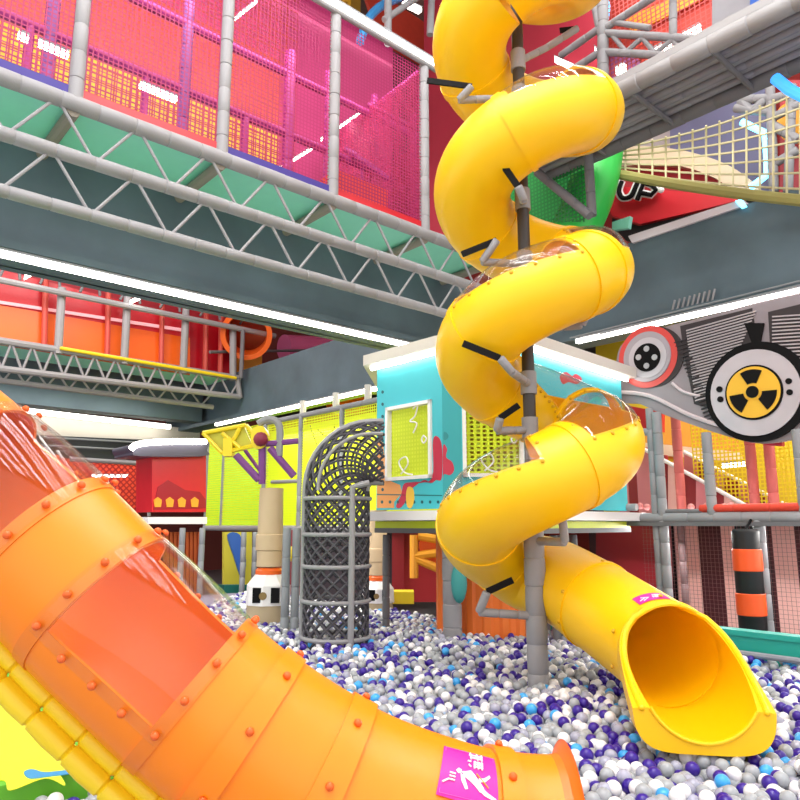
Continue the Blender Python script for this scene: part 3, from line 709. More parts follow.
# exit chute : loft from circle to open flared trough
p,T,sd,upv=yp.at(sm)
Th=(FW*-.99+RT*-.17).normalized(); sdh=Th.cross(UP).normalized()
NS=16; CL=1.02; hr=rt
def chute_rows(t):
    he=hr*(1-1.47*t**.62) if t>0 else hr*.999
    he=min(he,hr*.999); cc_=p+Th*(CL*t)+UP*(.03*t)-Th*(.05 if t==0 else 0); e=min(1,t*1.3)
    up_t=UP*(1)+Th*(.0); ae=math.asin(max(-1,min(1,he/hr))); inn=[];out=[]; n=44
    sd_=sd.lerp(sdh,min(1,t*2)).normalized()
    q=1-.55*e; oxr=hr+.015+.02*e; oyr=hr+.02+.035*e
    ao=math.copysign(math.asin(min(1,(abs(he)/oyr)**(1/q))),he)
    for k in range(n+1):
        a=ae-(pi+2*ae)*k/n; b=ao-(pi+2*ao)*k/n
        ca,sa=math.cos(a),math.sin(a); cb,sb=math.cos(b),math.sin(b)
        inn.append(cc_+sd_*(ca*(hr-.015)*(1-.06*t))+UP*(sa*(hr-.015)))
        out.append(cc_+sd_*(math.copysign(abs(cb)**q,cb)*oxr)+UP*(math.copysign(abs(sb)**q,sb)*oyr))
    return inn,out
rows=[chute_rows(i/NS) for i in range(NS+1)]
w=MB(); w.grid([a+b[::-1] for a,b in rows],wrapv=True); w.grid([rows[-1][0],rows[-1][1]]); w.grid([rows[0][0],rows[0][1]])
w.build('exit_chute',yellow,ys,True,50)
edge=[a[0].lerp(b[0],.5) for a,b in rows[::-1]]+[a[-1].lerp(b[-1],.5) for a,b in rows]
w=MB(); w.tube(edge,.022,10); w.sph(edge[0],.022,10); w.sph(edge[-1],.022,10); w.build('rolled_rim',yellow,ys,True)
MB().tube([rows[-1][0][k]+Th*.0 for k in range(len(rows[-1][0]))],.014,8).build('lip_bead',yellow,ys,True)
# sticker on the last tube section
def surfpoly(path,s0,ds,a0,da,r,pts,ext=.004):
    out=[]
    for x,y in pts: out.append(path.pt(s0+ds*x,a0+da*y,r))
    return out
def wrap_patch(path,s0,s1,a0,a1,r,n=8):
    P=[[path.pt(s0+(s1-s0)*i/n,a0+(a1-a0)*j/n,r) for j in range(n+1)] for i in range(n+1)]
    w=MB(); w.grid(P); Q=[[path.pt(s0+(s1-s0)*i/n,a0+(a1-a0)*j/n,r-.003) for j in range(n+1)] for i in range(n+1)]; w.grid(Q); return w
YS0=sm-.33
st=wrap_patch(yp,YS0,YS0+.17,62,100,rt+.006).build('warning_sticker',stick,ys,True)
def strokes(path,s0,ds,a0,da,r,lines,wd=.005):
    w=MB()
    for ln in lines: w.tube([path.pt(s0+ds*x,a0+da*y,r) for x,y in ln],wd,4)
    return w
GLY=[[(.1,.9),(.9,.9)],[(.5,1),(.5,.1)],[(.15,.55),(.85,.55)],[(.1,.1),(.9,.1)],[(.2,.75),(.1,.3)],[(.8,.7),(.9,.3)]]
def gl(ox,oy,sx,sy,g=GLY): return [[(ox+sx*x,oy+sy*y) for x,y in l] for l in g]
strokes(yp,YS0,.17,62,38,rt+.008,gl(.3,.55,.18,.3)+gl(.55,.5,.18,.3)+[[(.35,.2),(.6,.4),(.8,.2)],[(.5,.3),(.7,.1)]],.006).build('sticker_print',white,st)

# central pole with bracket arms
pX,pF=1.355,7.23
g=thing('slide_support_pole','tall central pole carrying the yellow spiral slide, grey padded at the foot','pole',W(pX,pF,-2))
def wp(X,F,Z): return W(X,F,Z)
MB().pad(W(pX,pF,-1.99),W(pX,pF,-.05),.105,.27,14).build('padded_foot',greyp,g,True)
MB().cyl(W(pX,pF,-.05),W(pX,pF,8),.066,14).build('pole_shaft',M('pole_dark','3a3430',.45),g,True)
def px_at(x,y,F): return hit(x,y,PF(F))
arms=[ # strap from,to (px), elbow px, pole px y, F of strap
 ((427,80),(472,86),(459,100),98,6.95),
 ((496,154),(518,186),(524,200),201,6.55),
 ((462,254),(497,240),(482,262),264,6.95),
 ((612,285),(590,305),(582,325),330,6.9),
 ((463,343),(500,358),(512,372),384,6.55),
 ((519,405),(500,418),(497,431),430,7.0),
 ((558,512),(562,516),(565,542),541,6.75),
 ((513,580),(487,592),(479,612),616,7.05),
 ((560,30),(578,28),(546,48),62,7.5)]
for (a,b,c_,yp_,F) in arms:
    A0=px_at(*a,F-.02); B0=px_at(*b,F-.02); C0=px_at(*c_,F+.05)
    D0=hit(524+ (yp_-100)*.02,yp_,PF(pF)); D0=W(pX,pF,D0.z-CZ)
    n=-FW; dd=(B0-A0); up_=dd.cross(FW).normalized()*.065
    MB().obox(A0-up_*.5,dd,up_,FW*.02).build('clamp_strap',black,g)
    MB().pad(B0,C0,.042,.2).build('elbow_arm',greyp,g,True); MB().pad(C0,D0,.042,.2).build('bracket_arm',greyp,g,True)
    MB().cyl(D0-UP*.11,D0+UP*.13,.085,12).build('pole_clamp',greyp,g,True)

# ================================================================== ORANGE SLIDE
op=Path(cr([W(-3.6,3.15,1.55),W(-2.5,3.1,.68),W(-1.69,3.08,.05),W(-1.19,3.08,-.40),W(-.725,3.11,-.80),W(-.25,3.12,-1.09),W(.2,3.10,-1.245),W(.48,3.12,-1.30),W(.68,3.12,-1.31)],14))
ro=.355
def s_px(x,y):  # arc length whose centre line projects nearest to a place along the tube
    return min(np.arange(0,op.L,.01),key=lambda s:(lambda q:(q[0]-x)**2+(q[1]-y)**2)(pxof(op.at(s)[0])))
og=thing('orange_tube_slide','large orange tube slide with clear windows descending across the foreground','slide',W(-.8,3.1,-1.9))
bo=bolt_mesh('bolt',.0165,.02,orange_d)
# choose section limits from where the joints lie
def s_at_ring(px,py,psi=90):  # arc length s.t. surface point at psi is closest
    return min(np.arange(0.3,op.L,.01),key=lambda s:(lambda q:(q[0]-px)**2+(q[1]-py)**2)(pxof(op.pt(s,psi,ro))))
# sd points away from camera side?  psi measured from sd; camera side found numerically
_,T0,sd0,up0=op.at(op.L*.4); camside=180 if sd0.dot(FW)>0 else 0
def cs(a): return camside+(-a if camside==180 else a)   # a: elevation angle above the camera-side horizontal
sA=s_at_ring(66,503,cs(62)); sB=s_at_ring(125,553,cs(62)); sC=s_at_ring(233,645,cs(62)); sD=s_at_ring(279,687,cs(55)); sE=s_at_ring(349,738,cs(55)); sF=s_at_ring(490,790,cs(50))
print('orange s',sA,sB,sC,sD,sE,sF,op.L)
sW0=sA-(sC-sB)+.10
lo,hi=cs(-14),cs(140)
def winsec(s0,s1,name='tube_section'):
    a0,a1=min(lo,hi),max(lo,hi)
    shell(op,s0,s1,ro,a1-360,a0,na=64).build(name,orange,og,True)
    shell(op,s0-.05,s1+.05,ro+.010,a0-7,a1+7,th=.007,na=64,bulge=.012).build('clear_window',clear,og,True)
shell(op,0,sW0,ro,na=64).build('tube_section',orange,og,True)
winsec(sW0,sA-.035)
shell(op,sA-.035,sB+.035,ro,na=64).build('tube_section',orange,og,True)
winsec(sB+.035,sC-.03)
def ring(s0,s1): shell(op,s0,s1,ro+.017,th=.02,na=64,step=.03).build('joint_band',orange,og,True)
shell(op,sC-.03,sD,ro,na=64).build('tube_section',orange,og,True)
shell(op,sD,sE,ro+.004,na=64).build('tube_section',orange,og,True)
shell(op,sE,op.L-.05,ro,na=64).build('tube_section',orange,og,True)
ring(sD-.07,sD+.04); ring(sE-.06,sE+.07); ring(sF+.05,sF+.16)
# flared lip
w=MB(); P=[]
for s,dr in ((op.L-.05,0),(op.L-.02,.006),(op.L-.008,.03),(op.L,.055),(op.L+.0,.06)): P.append([op.pt(s,a,ro+dr) for a in np.linspace(0,360,65)[:-1]])
P.append([op.pt(op.L,a,ro+.02) for a in np.linspace(0,360,65)[:-1]]); P.append([op.pt(op.L-.06,a,ro-.014) for a in np.linspace(0,360,65)[:-1]])
w.grid(P,wrapv=True); w.build('flared_lip',M('orange_lip','f4741c',.4),og,True)
def obolt(s,a,r=ro+.012):
    p=op.pt(s,a,r); put_bolt(bo,'bolt',og,p,(p-op.at(s)[0]).normalized())
for s in (sA,sB,sC,sW0+.02):
    for a in (-14,10,36,62,86,105,124): obolt(s if s not in (sC,) else s+.0,cs(a),ro+.018)
for s0,s1 in ((sB,sC),(sW0,sA)):
    for k in range(1,4): obolt(s0+(s1-s0)*k/4,cs(-18),ro+.018); obolt(s0+(s1-s0)*k/4,cs(144),ro+.018)
for s in (sD,sE,sF+.1):
    for a in (20,60,100,125,-25): obolt(s,cs(a),ro+.018)
# window gaskets
for s in (sA,sB,sC): shell(op,s-.03,s+.03,ro+.006,th=.012,na=64,step=.02).build('window_frame',M('orange_gasket','f2841c',.4),og,True)
# magenta sticker on the orange tube
S0=s_at_ring(440,770,cs(60)); S1=s_at_ring(496,775,cs(60))
a0,a1=cs(40),cs(76)
st=wrap_patch(op,S0,S1,a0,a1,ro+.008,10).build('warning_sticker',stick,og,True)
def SP(u,v,r=ro+.012): return op.pt(S0+(S1-S0)*u,a0+(a1-a0)*v,r)
w=MB()
def quadp(c): # filled shape drawn on the sticker
    c=list(c); w.add([SP(*q) for q in c]+[SP(q[0],q[1],ro+.009) for q in c],[tuple(range(len(c))),tuple(range(2*len(c)-1,len(c)-1,-1))])
for ln in [[(.46,.92),(.72,.92)],[(.5,.86),(.7,.86)],[(.48,.97),(.5,.82)],[(.6,.97),(.62,.82)],[(.7,.97),(.7,.82)],
           [(.44,.76),(.5,.76)],[(.54,.76),(.72,.76)],[(.46,.68),(.5,.64)],[(.54,.71),(.72,.71)],[(.54,.66),(.72,.66)],[(.56,.78),(.56,.62)],[(.63,.78),(.63,.62)],[(.7,.78),(.7,.62)],
           [(.06,.22),(.16,.3)],[(.16,.42),(.26,.42)],[(.16,.36),(.26,.36)],[(.16,.3),(.26,.3)]]:
    w.tube([SP(*q) for q in ln],.0038,5)
quadp([(.42,.52),(.5,.56),(.56,.5),(.66,.38),(.74,.28),(.68,.2),(.58,.3),(.5,.36),(.4,.42),(.36,.5)])
quadp([(.62,.36),(.8,.22),(.96,.14),(.96,.1),(.76,.16),(.6,.28)])
quadp([(.34,.46),(.4,.42),(.48,.22),(.44,.2),(.36,.34)])
quadp([(.26,.5),(.3,.55),(.35,.53),(.35,.47),(.3,.45)])
quadp([(.64,.44),(.74,.46),(.84,.54),(.86,.5),(.76,.4),(.66,.38)])
w.build('sticker_print',white,st)
w=MB(); w.tube([SP(.6,.52),SP(.82,.3)],.003,5); w.build('sticker_line',amber,st)
w=MB(); w.tube([SP(.04,.04),SP(.96,.04),SP(.96,.96),SP(.04,.96)],.0015,4,closed=True); w.build('sticker_border',M('pinkline','f070c8',.4),st)
# yellow padded rails under the orange slide
rp=[]
for off,nm in ((ro+.048,'upper'),(ro+.122,'lower')):
    q=[]
    for s in np.linspace(0.1,op.L*.80,40):
        c,T,sd_,up_=op.at(s); n=(-RT*.66-UP*.75); n=(n-T*n.dot(T)).normalized(); q.append(c+n*off+FW*(-.02 if nm=='upper' else -.06))
    w=MB(); pp_=Path(q); segL=.2; k=int(pp_.L/segL); ringpts=[]
    dd=[];rr=[]
    for i in range(k):
        for f,rad in ((0,.034),(.05,.045),(.5,.049),(.95,.045)): dd.append((i+f)*segL); rr.append(rad)
    P=[[pp_.pt(d,a,r_) for a in range(0,360,24)] for d,r_ in zip(dd,rr)]
    w.grid(P,wrapv=True); rp.append((w,q,nm))
for w,q,nm in rp:
    tag(w.build('padded_rail',ylw,smooth=True),'%s yellow padded rail running under the orange tube slide'%nm,'rail')

# ================================================================== ENGINE MURAL
UM=10.72; pl=PU(UM)
g=thing('engine_mural','grey engine shaped mural board with radiation sign hanging below the right beam','mural',hit(740,430,pl))
MB().pp(cr2([(618,352),(640,335),(700,318),(830,285),(850,300),(850,420),(815,430),(790,440),(755,443),(720,434),(690,424),(660,413),(640,404),(620,398)],5),pl,.08).build('board',M('mural_grey','8f858a',.45,var=.3,bscale=10),g)
def disc(cx,cy,r,m,nm,off,th=.02,ry=None,n=40,a0=0,a1=2*pi,r0=0,par=None):
    # true circle in the plane of the board
    c=hit(cx,cy,pl); ey=(hit(cx,cy-1,pl)-c).length; R=r*ey
    pts=[Vector((UM-off,c.y+R*math.cos(a),c.z+R*math.sin(a))) for a in np.linspace(a0,a1,n,endpoint=(a1-a0)<6.2)]
    if r0: pts+= [Vector((UM-off,c.y+r0*ey*math.cos(a),c.z+r0*ey*math.sin(a))) for a in np.linspace(a1,a0,n)]
    elif (a1-a0)<6.2: pts.append(Vector((UM-off,c.y,c.z)))
    return MB().prism(pts,(th,0,0)).build(nm,m,par or g)
# cooling fins
fin=M('fin_light','b9aeb0',.4); find=M('fin_dark','2c2428',.5)
MB().pp([(680,326),(752,308),(758,346),(716,385),(708,408),(694,404),(685,360)],pl,.03,.012).build('fin_block',find,g)
MB().pp([(768,312),(850,292),(850,398),(790,352),(770,346)],pl,.03,.012).build('fin_block',find,g)
w=MB()
for i in range(26):
    t=i/25; x0=686+t*9; y0=330+t*70; L=70*(1-t*.66)
    w.pp([(x0,y0),(x0+L,y0-L*.28),(x0+L,y0-L*.28+1.2),(x0,y0+1.2)],pl,.03,.03)
w.build('cooling_fins',fin,g)
w=MB()
for i in range(22):
    y0=316+i*3.6; x0=772+max(0,i-9)*2.1
    w.pp([(x0,y0),(850,y0-5),(850,y0-3.7),(x0,y0+1.3)],pl,.03,.03)
w.build('cooling_fins',fin,g)
w=MB()
for i in range(22):
    y0=342+i*3.7; w.pp([(674+i*1.5,y0),(686+i*1.3,y0-3.5),(686+i*1.3,y0-2.2),(674+i*1.5,y0+1.2)],pl,.03,.035)
w.build('cooling_fins',find,g)
MB().pp([(744,323),(764,323),(760,344),(752,344)],pl,.03,.045).build('dark_gap',black,g)
w=MB(); w.tube([hit(x,y,(Vector((UM-.02,0,0)),pl[1])) for x,y in cr2([(618,392),(650,396),(690,415),(720,425),(745,428)],5,False)],.035,6); w.build('highlight_line',M('pale_edge','d8c8cc',.4),g,True)
w=MB(); w.tube([hit(x,y,(Vector((UM-.02,0,0)),pl[1])) for x,y in cr2([(672,383),(684,392),(700,396)],5,False)],.025,6); w.build('highlight_line',M('pale_edge','d8c8cc',.4),g,True)
disc(757,392,50,black,'dark_rim',.06,.06); disc(756,393,43,M('silver_ring','c4bcc2',.35,metal=.3,var=.12,bscale=20),'silver_disc',.08,.02)
disc(756,393,27.5,black,'sign_rim',.10,.02); disc(756,393,25.5,M('sign_yellow','f0b930',.5),'sign_face',.115,.015)
for k in range(3):
    a=pi/2+k*2*pi/3; disc(756,393,22.5,black,'trefoil_blade',.13,.015,a0=a-.48,a1=a+.48,r0=9,n=12)
disc(756,393,7.6,M('sign_yellow','f0b930',.5),'hub_ring',.128,.012); disc(756,393,6,black,'hub',.14,.012)
for (x,y) in ((722,390),(723,400),(791,382),(792,393)): disc(x,y,3,black,'screw',.10,.02,n=12)
# left dial
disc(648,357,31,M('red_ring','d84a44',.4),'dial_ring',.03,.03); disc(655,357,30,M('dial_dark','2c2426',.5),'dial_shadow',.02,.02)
disc(648,357,25,M('dial_silver','aaa2aa',.35),'dial_disc',.05,.02); disc(649,358,20,M('dial_silver2','c6c0c6',.35),'dial_disc',.06,.02); disc(649,358,14,black,'dial_core',.075,.02)
for dx,dy in ((0,-8.5),(8,0),(0,8.5),(-8,0)): disc(649+dx,358+dy,2.9,M('dot_light','b8b8bc',.4),'dial_hole',.09,.015,n=12)
# small hoop fins above the strip
w=MB()
for i in range(9): w.cyl(hit(672+i*5,312-i*1.3,PU(10.8)),hit(675+i*5,300-i*1.4,PU(10.8)),.018,6)
w.build('hoop_teeth',greyp,g,True)
mb=MB()
for a,b in (((570,338),(800,281)),((600,334),(800,285))): mb.cyl(hit(*a,PU(10.70)),hit(*b,PU(10.70)),.015,6)
tag(mb.build('cable_conduit',greyt,smooth=True),'thin cable conduits along the bottom of the right beam','conduit')

# ================================================================== RIGHT LOWER STRUCTURE
UR=10.5; pl=PU(UR)
g=thing('striped_play_frame','right hand play frame of grey padded posts with striped padded walls','play structure',(UR,4,0))
def v_at(x,u=UR,y=560): return hit(x,y,PU(u)).y
MB().pad((UR,-2,2.1),(UR,v_at(600),2.1),.085,.4).build('deck_beam',greyp,g,True)
MB().pad((UR,v_at(608),2.28),(UR,v_at(640),2.28),.06,.4).build('deck_beam',greyp,g,True)
def upr(x,y,z0,z1,u=UR,r=.075,m=greyp,nm='padded_post'):
    v=hit(x,y,PU(u)).y; MB().pad((u,v,z0),(u,v,z1),r,.35).build(nm,m,g,True); return v
upr(660,470,.0,hit(660,412,pl).z); upr(653,470,.0,hit(653,408,pl).z,r=.06); upr(709,470,2.1,hit(712,432,pl).z); upr(762,560,.0,2.1,r=.08); upr(683,560,.0,2.1,UR+.8,.06,M('mauve_post','8c7476',.6)); upr(802,480,2.1,3.3)
for x in (679,752,771): upr(x,470,2.1,4.0,UR+1.0,.08,M('salmon_foam','c8625c',.6),'inner_post')
MB().pad((UR,v_at(704),2.24),(UR,-2,2.24),.06,.5).build('kick_rail',redo,g,True)
MB().pad((UR,v_at(660),2.2),(UR,v_at(706),2.2),.04,.5).build('kick_rail',greyd,g,True)
MB().pad(hit(600,432,PU(UR)),hit(652,432,PU(UR)),.06,.4).build('top_rail',greyp,g,True)
# lower stripes
xs=[(590,600,maroon),(600,622,M('red_stripe','a32632',.6)),(622,640,M('rose_stripe','c4545c',.6)),(640,656,M('rose2','c85c66',.6)),(656,665,red),(665,676,black),(676,700,beigep),(700,723,maroon),(723,737,beigep),(737,771,M('blk_pad','1c1018',.6)),(771,774,maroon),(774,797,beigep),(797,840,maroon)]
for x0,x1,m in xs:
    va,vb=v_at(x0,UR+1.3),v_at(x1,UR+1.3); MB().box(UR+1.3,UR+1.4,vb,va,.0,2.1).build('striped_panel',m,g)
nb_=netmat('fine_net','8c5c5c',.06,.06,'yz')
MB().box(UR+.1,UR+.104,-2,v_at(640),.3,2.1).build('fine_net',nb_,g)
# upper stripes + sloping striped slides
for x0,x1,m in [(618,628,pinkp),(628,637,redd),(637,655,pinkp),(655,667,redd),(667,676,beigep),(676,700,pinkp),(700,716,redd)]:
    va,vb=v_at(x0,UR+2.5,480),v_at(x1,UR+2.5,480); MB().box(UR+2.5,UR+2.6,vb,va,2.1,hit((x0+x1)/2,447+max(0,(x0-640)*.55),PU(UR+2.5)).z).build('striped_panel',m,g)
def diag(x0,y0,x1,y1,h,u):
    # striped side of a slide running down to the right
    n=8; cols=[pinkp,redd,beigep,redd,pinkp,redd,beigep,pinkp]
    for i in range(n):
        a=i/n; b=(i+1)/n
        X0=x0+(x1-x0)*a; X1=x0+(x1-x0)*b; Y0=y0+(y1-y0)*a; Y1=y0+(y1-y0)*b
        MB().pp([(X0,Y0),(X1,Y1),(X1,min(513,Y1+h)),(X0,min(513,Y0+h))],PU(u),.08).build('slide_side',cols[i],g)
    MB().cyl(hit(x0,y0,PU(u-.03)),hit(x1,y1,PU(u-.03)),.035,8).build('slide_edge',white,g,True)
diag(684,452,792,508,60,UR+2.0); diag(640,447,752,509,60,UR+1.6)
for i,x in enumerate((633,640,647,656,691,707,724,731)):
    c=hit(x,507-(i%2),PU(UR+.25)); MB().sph(c,.055,10).build('loose_ball',M('salmon_ball','e08a88',.4),g,True)
MB().box(UR+3.6,UR+3.7,-2,9,2.0,6.3).build('back_panel',M('yellow_back','e2c02c',.6,var=.2,bscale=10),g)
MB().box(UR+2.9,UR+2.92,v_at(748,UR+2.9),v_at(650,UR+2.9),3.3,4.4).build('back_panel',M('amber_b','e8a23c',.6),g)
MB().pp([(618,440),(740,452),(742,462),(618,452)],PU(UR+2.8),.05).build('pale_band',M('cream_band','f2dcc0',.5),g)
MB().box(UR+1.8,UR+1.804,-2,v_at(700,UR+1.8),2.2,4.2).build('yellow_net',netmat('yellow_net','f0d820',.07,.35,'yz'),g)
MB().pp([(625,405),(662,412),(662,432),(625,428)],PU(UR+1.2),.1).build('red_board',red,g)
MB().pp([(738,437),(782,430),(782,446),(765,445)],PU(UR+.6),.1).build('red_board',M('rasp','a81838',.5),g)
MB().box(UR-.1,UR+3.6,-2,9,1.98,2.04).build('deck',greyd,g)
strip('tube_light','small white light behind the yellow net under the mural',hit(723,466,PU(UR+2.4)),hit(746,464,PU(UR+2.4)),.08,.07)
# punching post
vv=v_at(750,UR-.3,590)
g=thing('striped_punch_bag','black hanging punch bag with two orange bands in front of the striped wall','punch bag',(UR-.3,vv,.3))
c=Vector((UR-.3,vv,0)); rb=.18
zt_=hit(748,529,PU(UR-.3)).z
MB().rev((c.x,c.y,.3),(c.x,c.y,zt_),[(0,rb*.9),(.03,rb),(zt_-.33,rb),(zt_-.3,rb*.85)],20).build('bag_body',M('bag_black','1a1a1c',.5),g,True)
for y0,y1 in ((549,571),(593,615)):
    za,zb_=hit(750,y0,PU(UR-.3)).z,hit(750,y1,PU(UR-.3)).z; MB().rev((c.x,c.y,zb_),(c.x,c.y,za),[(0,rb+.004),(.01,rb+.012),(za-zb_-.01,rb+.012),(za-zb_,rb+.004)],20).build('orange_band',M('band_orange','fa5a20',.45),g,True)
MB().cyl((c.x,c.y,zt_-.02),(c.x+.25,c.y,2.08),.02,8).build('hanger',black,g,True)
simple('red_side_wall','red padded side wall between the yellow slide and the striped frame','wall panel',[(596,522),(668,522),(672,640),(596,640)],PU(11.6),M('red_side','9a1c28',.6))

# ================================================================== UPPER RIGHT
# bridge
BZ=8.0; u0,u1=8.23,9.46
g=thing('covered_bridge','grey padded footbridge crossing the upper right, seen from below','bridge',(8.9,2,BZ))
MB().box(u0,u1,-3,6.8,BZ+.05,BZ+.15).build('deck',M('bridge_under','9a999c',.6,var=.08),g)
for i,u in enumerate(np.linspace(u0+.28,u1-.2,4)): MB().pad((u,-3,BZ+.03),(u,6.8,BZ+.03),.055,.9).build('stringer',M('stringer','85848a',.6),g,True)
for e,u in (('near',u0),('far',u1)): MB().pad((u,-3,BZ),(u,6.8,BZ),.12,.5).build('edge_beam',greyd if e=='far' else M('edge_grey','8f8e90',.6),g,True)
for v in np.arange(-2.4,6.6,1.15): MB().cyl((u0,v,BZ-.08),(u1,v,BZ-.08),.04,8).build('cross_bar',greyd,g,True)
MB().box(u0,u0+.03,-3,6.8,BZ+.12,BZ+.26).build('side_board',M('edge_grey','8f8e90',.6),g)
# lattice frame left of bridge
UF=12.2; pl=PU(UF)
g=thing('climbing_frame','grey padded lattice frame with red net behind the spiral slide top','play structure',hit(605,100,pl))
def bar(a,b,r=.08,nm='padded_bar',m=greyp,p=None,par=None): MB().pad(hit(*a,p or pl),hit(*b,p or pl),r,.35).build(nm,m,par or g,True)
bar((603,-20),(603,110),.12,'padded_post'); bar((606,33),(708,40)); bar((606,52),(690,57)); bar((599,32),(655,-4)); bar((560,56),(600,28)); bar((560,78),(600,52)); bar((612,22),(650,28),.06)
for a,b in [((612,35),(626,52)),((626,52),(642,38)),((642,38),(655,53)),((655,53),(672,40)),((672,40),(686,54))]: bar(a,b,.05,'lattice_brace')
bar((673,-10),(673,36),.08,'padded_post'); bar((592,-10),(603,40),.1); 
MB().pp([(604,-15),(712,-15),(712,95),(604,95)],PU(UF+.2),.004).build('net',netmat('red_net2','d8605c',.1,.25,'yz'),g)
MB().pp([(712,-15),(750,-15),(750,45),(712,45)],PU(UF+.1),.03).build('grey_panel',M('greypanel','9a9aa0',.6,var=.1),g)
for a,b,c_,m,l in [((604,-15),(712,-15),100,M('redback','cc4030',.6,var=.1),'red panel behind the lattice frame'),((628,22),(700,-15),0,amber,'orange band on the red panel')]:
    if c_: MB().pp([a,b,(b[0],c_),(a[0],c_)],PU(UF+2.5),.1).build('back_panel',m,g)
    else: MB().pp([(626,18),(700,-14),(712,-6),(630,34)],PU(UF+2.3),.05).build('back_panel',m,g)
MB().pp([(604,45),(640,60),(640,110),(604,110)],PU(UF+2.2),.05).build('back_panel',M('mauve_b','9c5a8a',.6),g)
simple('blue_banner','blue banner at the top right above the bridge','banner',[(750,-10),(800,-10),(800,14),(750,16)],PU(UF),M('blue_banner','2f62c0',.5,var=.2,bscale=10))
strip('strip_light','white light edge under the blue banner',hit(752,19,PU(UF-.2)),hit(800,3,PU(UF-.2)),.08,.07)
for a,b,l in [((683,38),(701,28),'right white lamp above the bridge behind the lattice'),((656,52),(672,43),'left white lamp above the bridge behind the lattice'),((617,72),(625,67),'small low white lamp behind the lattice frame')]:
    strip('panel_light',l,hit(*a,PU(UF+1.5)),hit(*b,PU(UF+1.5)),.1,.16)
strip('tube_light','bright light behind the top coil of the yellow slide',hit(556,60,PU(13)),hit(574,68,PU(13)),.1,.16)
strip('tube_light','white ceiling light left of the top coil',hit(404,3,PV(13)),hit(420,11,PV(13)),.14,.12)
strip('tube_light','white light behind the left rail of the top coil',hit(596,50,PU(13.2)),hit(600,56,PU(13.2)),.1,.16)
# region between pink gallery and spiral slide: far red room
simple('red_roof_panel','red sloped panel beyond the top coil at left','wall panel',[(360,-20),(470,-20),(470,60),(440,75),(380,40)],PV(15.5),M('roof_red','c8402c',.6,var=.1))
simple('crimson_backdrop','dark crimson backdrop right of the pink netted gallery','wall panel',[(424,-20),(603,-20),(603,130),(530,130),(530,235),(424,235)],PU(13.4),M('crim_bd','b02c40',.6,var=.2,bscale=6))
for i,(a,b,l) in enumerate([((388,62-62),(388,45),'grey post above the strip light, left one'),((432,-10),(430,35),'grey post above the strip light, right one')]):
    mb=MB().pad(hit(*a,PV(9)),hit(*b,PV(9)),.07,.35); tag(mb.build('padded_post',greyp,smooth=True),l,'post')
mb=MB().pad(hit(384,20,PV(9)),hit(432,-12,PV(9)),.06,.35); tag(mb.build('padded_bar',greyp,smooth=True),'grey padded bar rising to the top beside the blue arch','rail')
# green tube
g=thing('green_slide_tube','bright green tube section with netted side behind the spiral slide','slide',hit(570,215,PU(9.9)))
pc=[hit(600,140,PU(10.2)),hit(596,170,PU(10.1)),hit(588,200,PU(10.0)),hit(570,240,PU(9.9))]
MB().tube(cr(pc,6),.42,24).build('tube',green,g,True)
MB().pp([(505,168),(600,150),(600,222),(505,222)],PU(10.7),.1).build('green_panel',M('green_board','1f9a44',.5),g)
MB().pp([(505,168),(585,150),(585,222),(505,222)],PU(9.4),.004).build('net',netmat('green_net','1c7c3c',.07,.4,'yz'),g)
mb=MB().pad(hit(537,172,PU(9.1)),hit(590,216,PU(9.1)),.075,.35); tag(mb.build('padded_bar',greyd,smooth=True),'grey diagonal brace in front of the green tube','brace')
mb=MB().pad(hit(588,150,PU(9.2)),hit(592,216,PU(9.2)),.075,.35); tag(mb.build('padded_post',greyd,smooth=True),'grey post in front of the green tube','post')
simple('teal_soffit_panel','small teal panel below the green tube','panel',[(612,222),(630,216),(628,228),(612,230)],PU(11.0),teal_s)
# rope bridge net
g=thing('rope_net_bridge','beige rope net bridge sagging below the grey footbridge','rope bridge',hit(700,190,PU(10.4)))
top=lambda t:(612+t*215,148-74*t+10*math.sin(pi*t)); bot=lambda t:(612+t*215,173+30*t+3*math.sin(pi*t))
Pn=lambda t,s:hit(top(t)[0]+(bot(t)[0]-top(t)[0])*s,top(t)[1]+(bot(t)[1]-top(t)[1])*s,PU(10.4+.25*math.sin(pi*s)))
w=MB()
for i in range(17): w.tube([Pn(i/16,j/8) for j in range(9)],.018,5)
for j in range(7): w.tube([Pn(i/16,(j+.3)/7) for i in range(17)],.018,5)
w.build('rope_mesh',rope,g,True)
MB().tube([Pn(i/24,1) for i in range(25)],.085,8).build('thick_edge_rope',M('rope_edge','a09858',.8,bump=.6,bscale=60),g,True)
g=thing('curved_deck','cream curved deck band seen through the rope bridge','play structure',hit(700,190,PU(12.2)))
MB().pp(cr2([(618,150),(645,146),(690,152),(730,166),(756,186),(758,198),(742,198),(715,178),(670,164),(618,165)],5),PU(12.2),.2).build('curved_panel',woodb,g)
MB().pp([(615,158),(680,165),(740,190),(755,205),(615,205)],PU(12.6),.05).build('red_panel',M('red_wall3','b82c34',.6),g)
MB().pp([(670,110),(770,85),(770,210),(740,180),(700,160),(670,158)],PU(13.4),.05).build('slate_panel',M('slate_blue','6a6c8c',.6,var=.15,bscale=10),g)
MB().pp([(613,110),(670,100),(670,160),(613,150)],PU(13.6),.05).build('pale_panel',M('pale_grey_p','b0a8a8',.6),g)
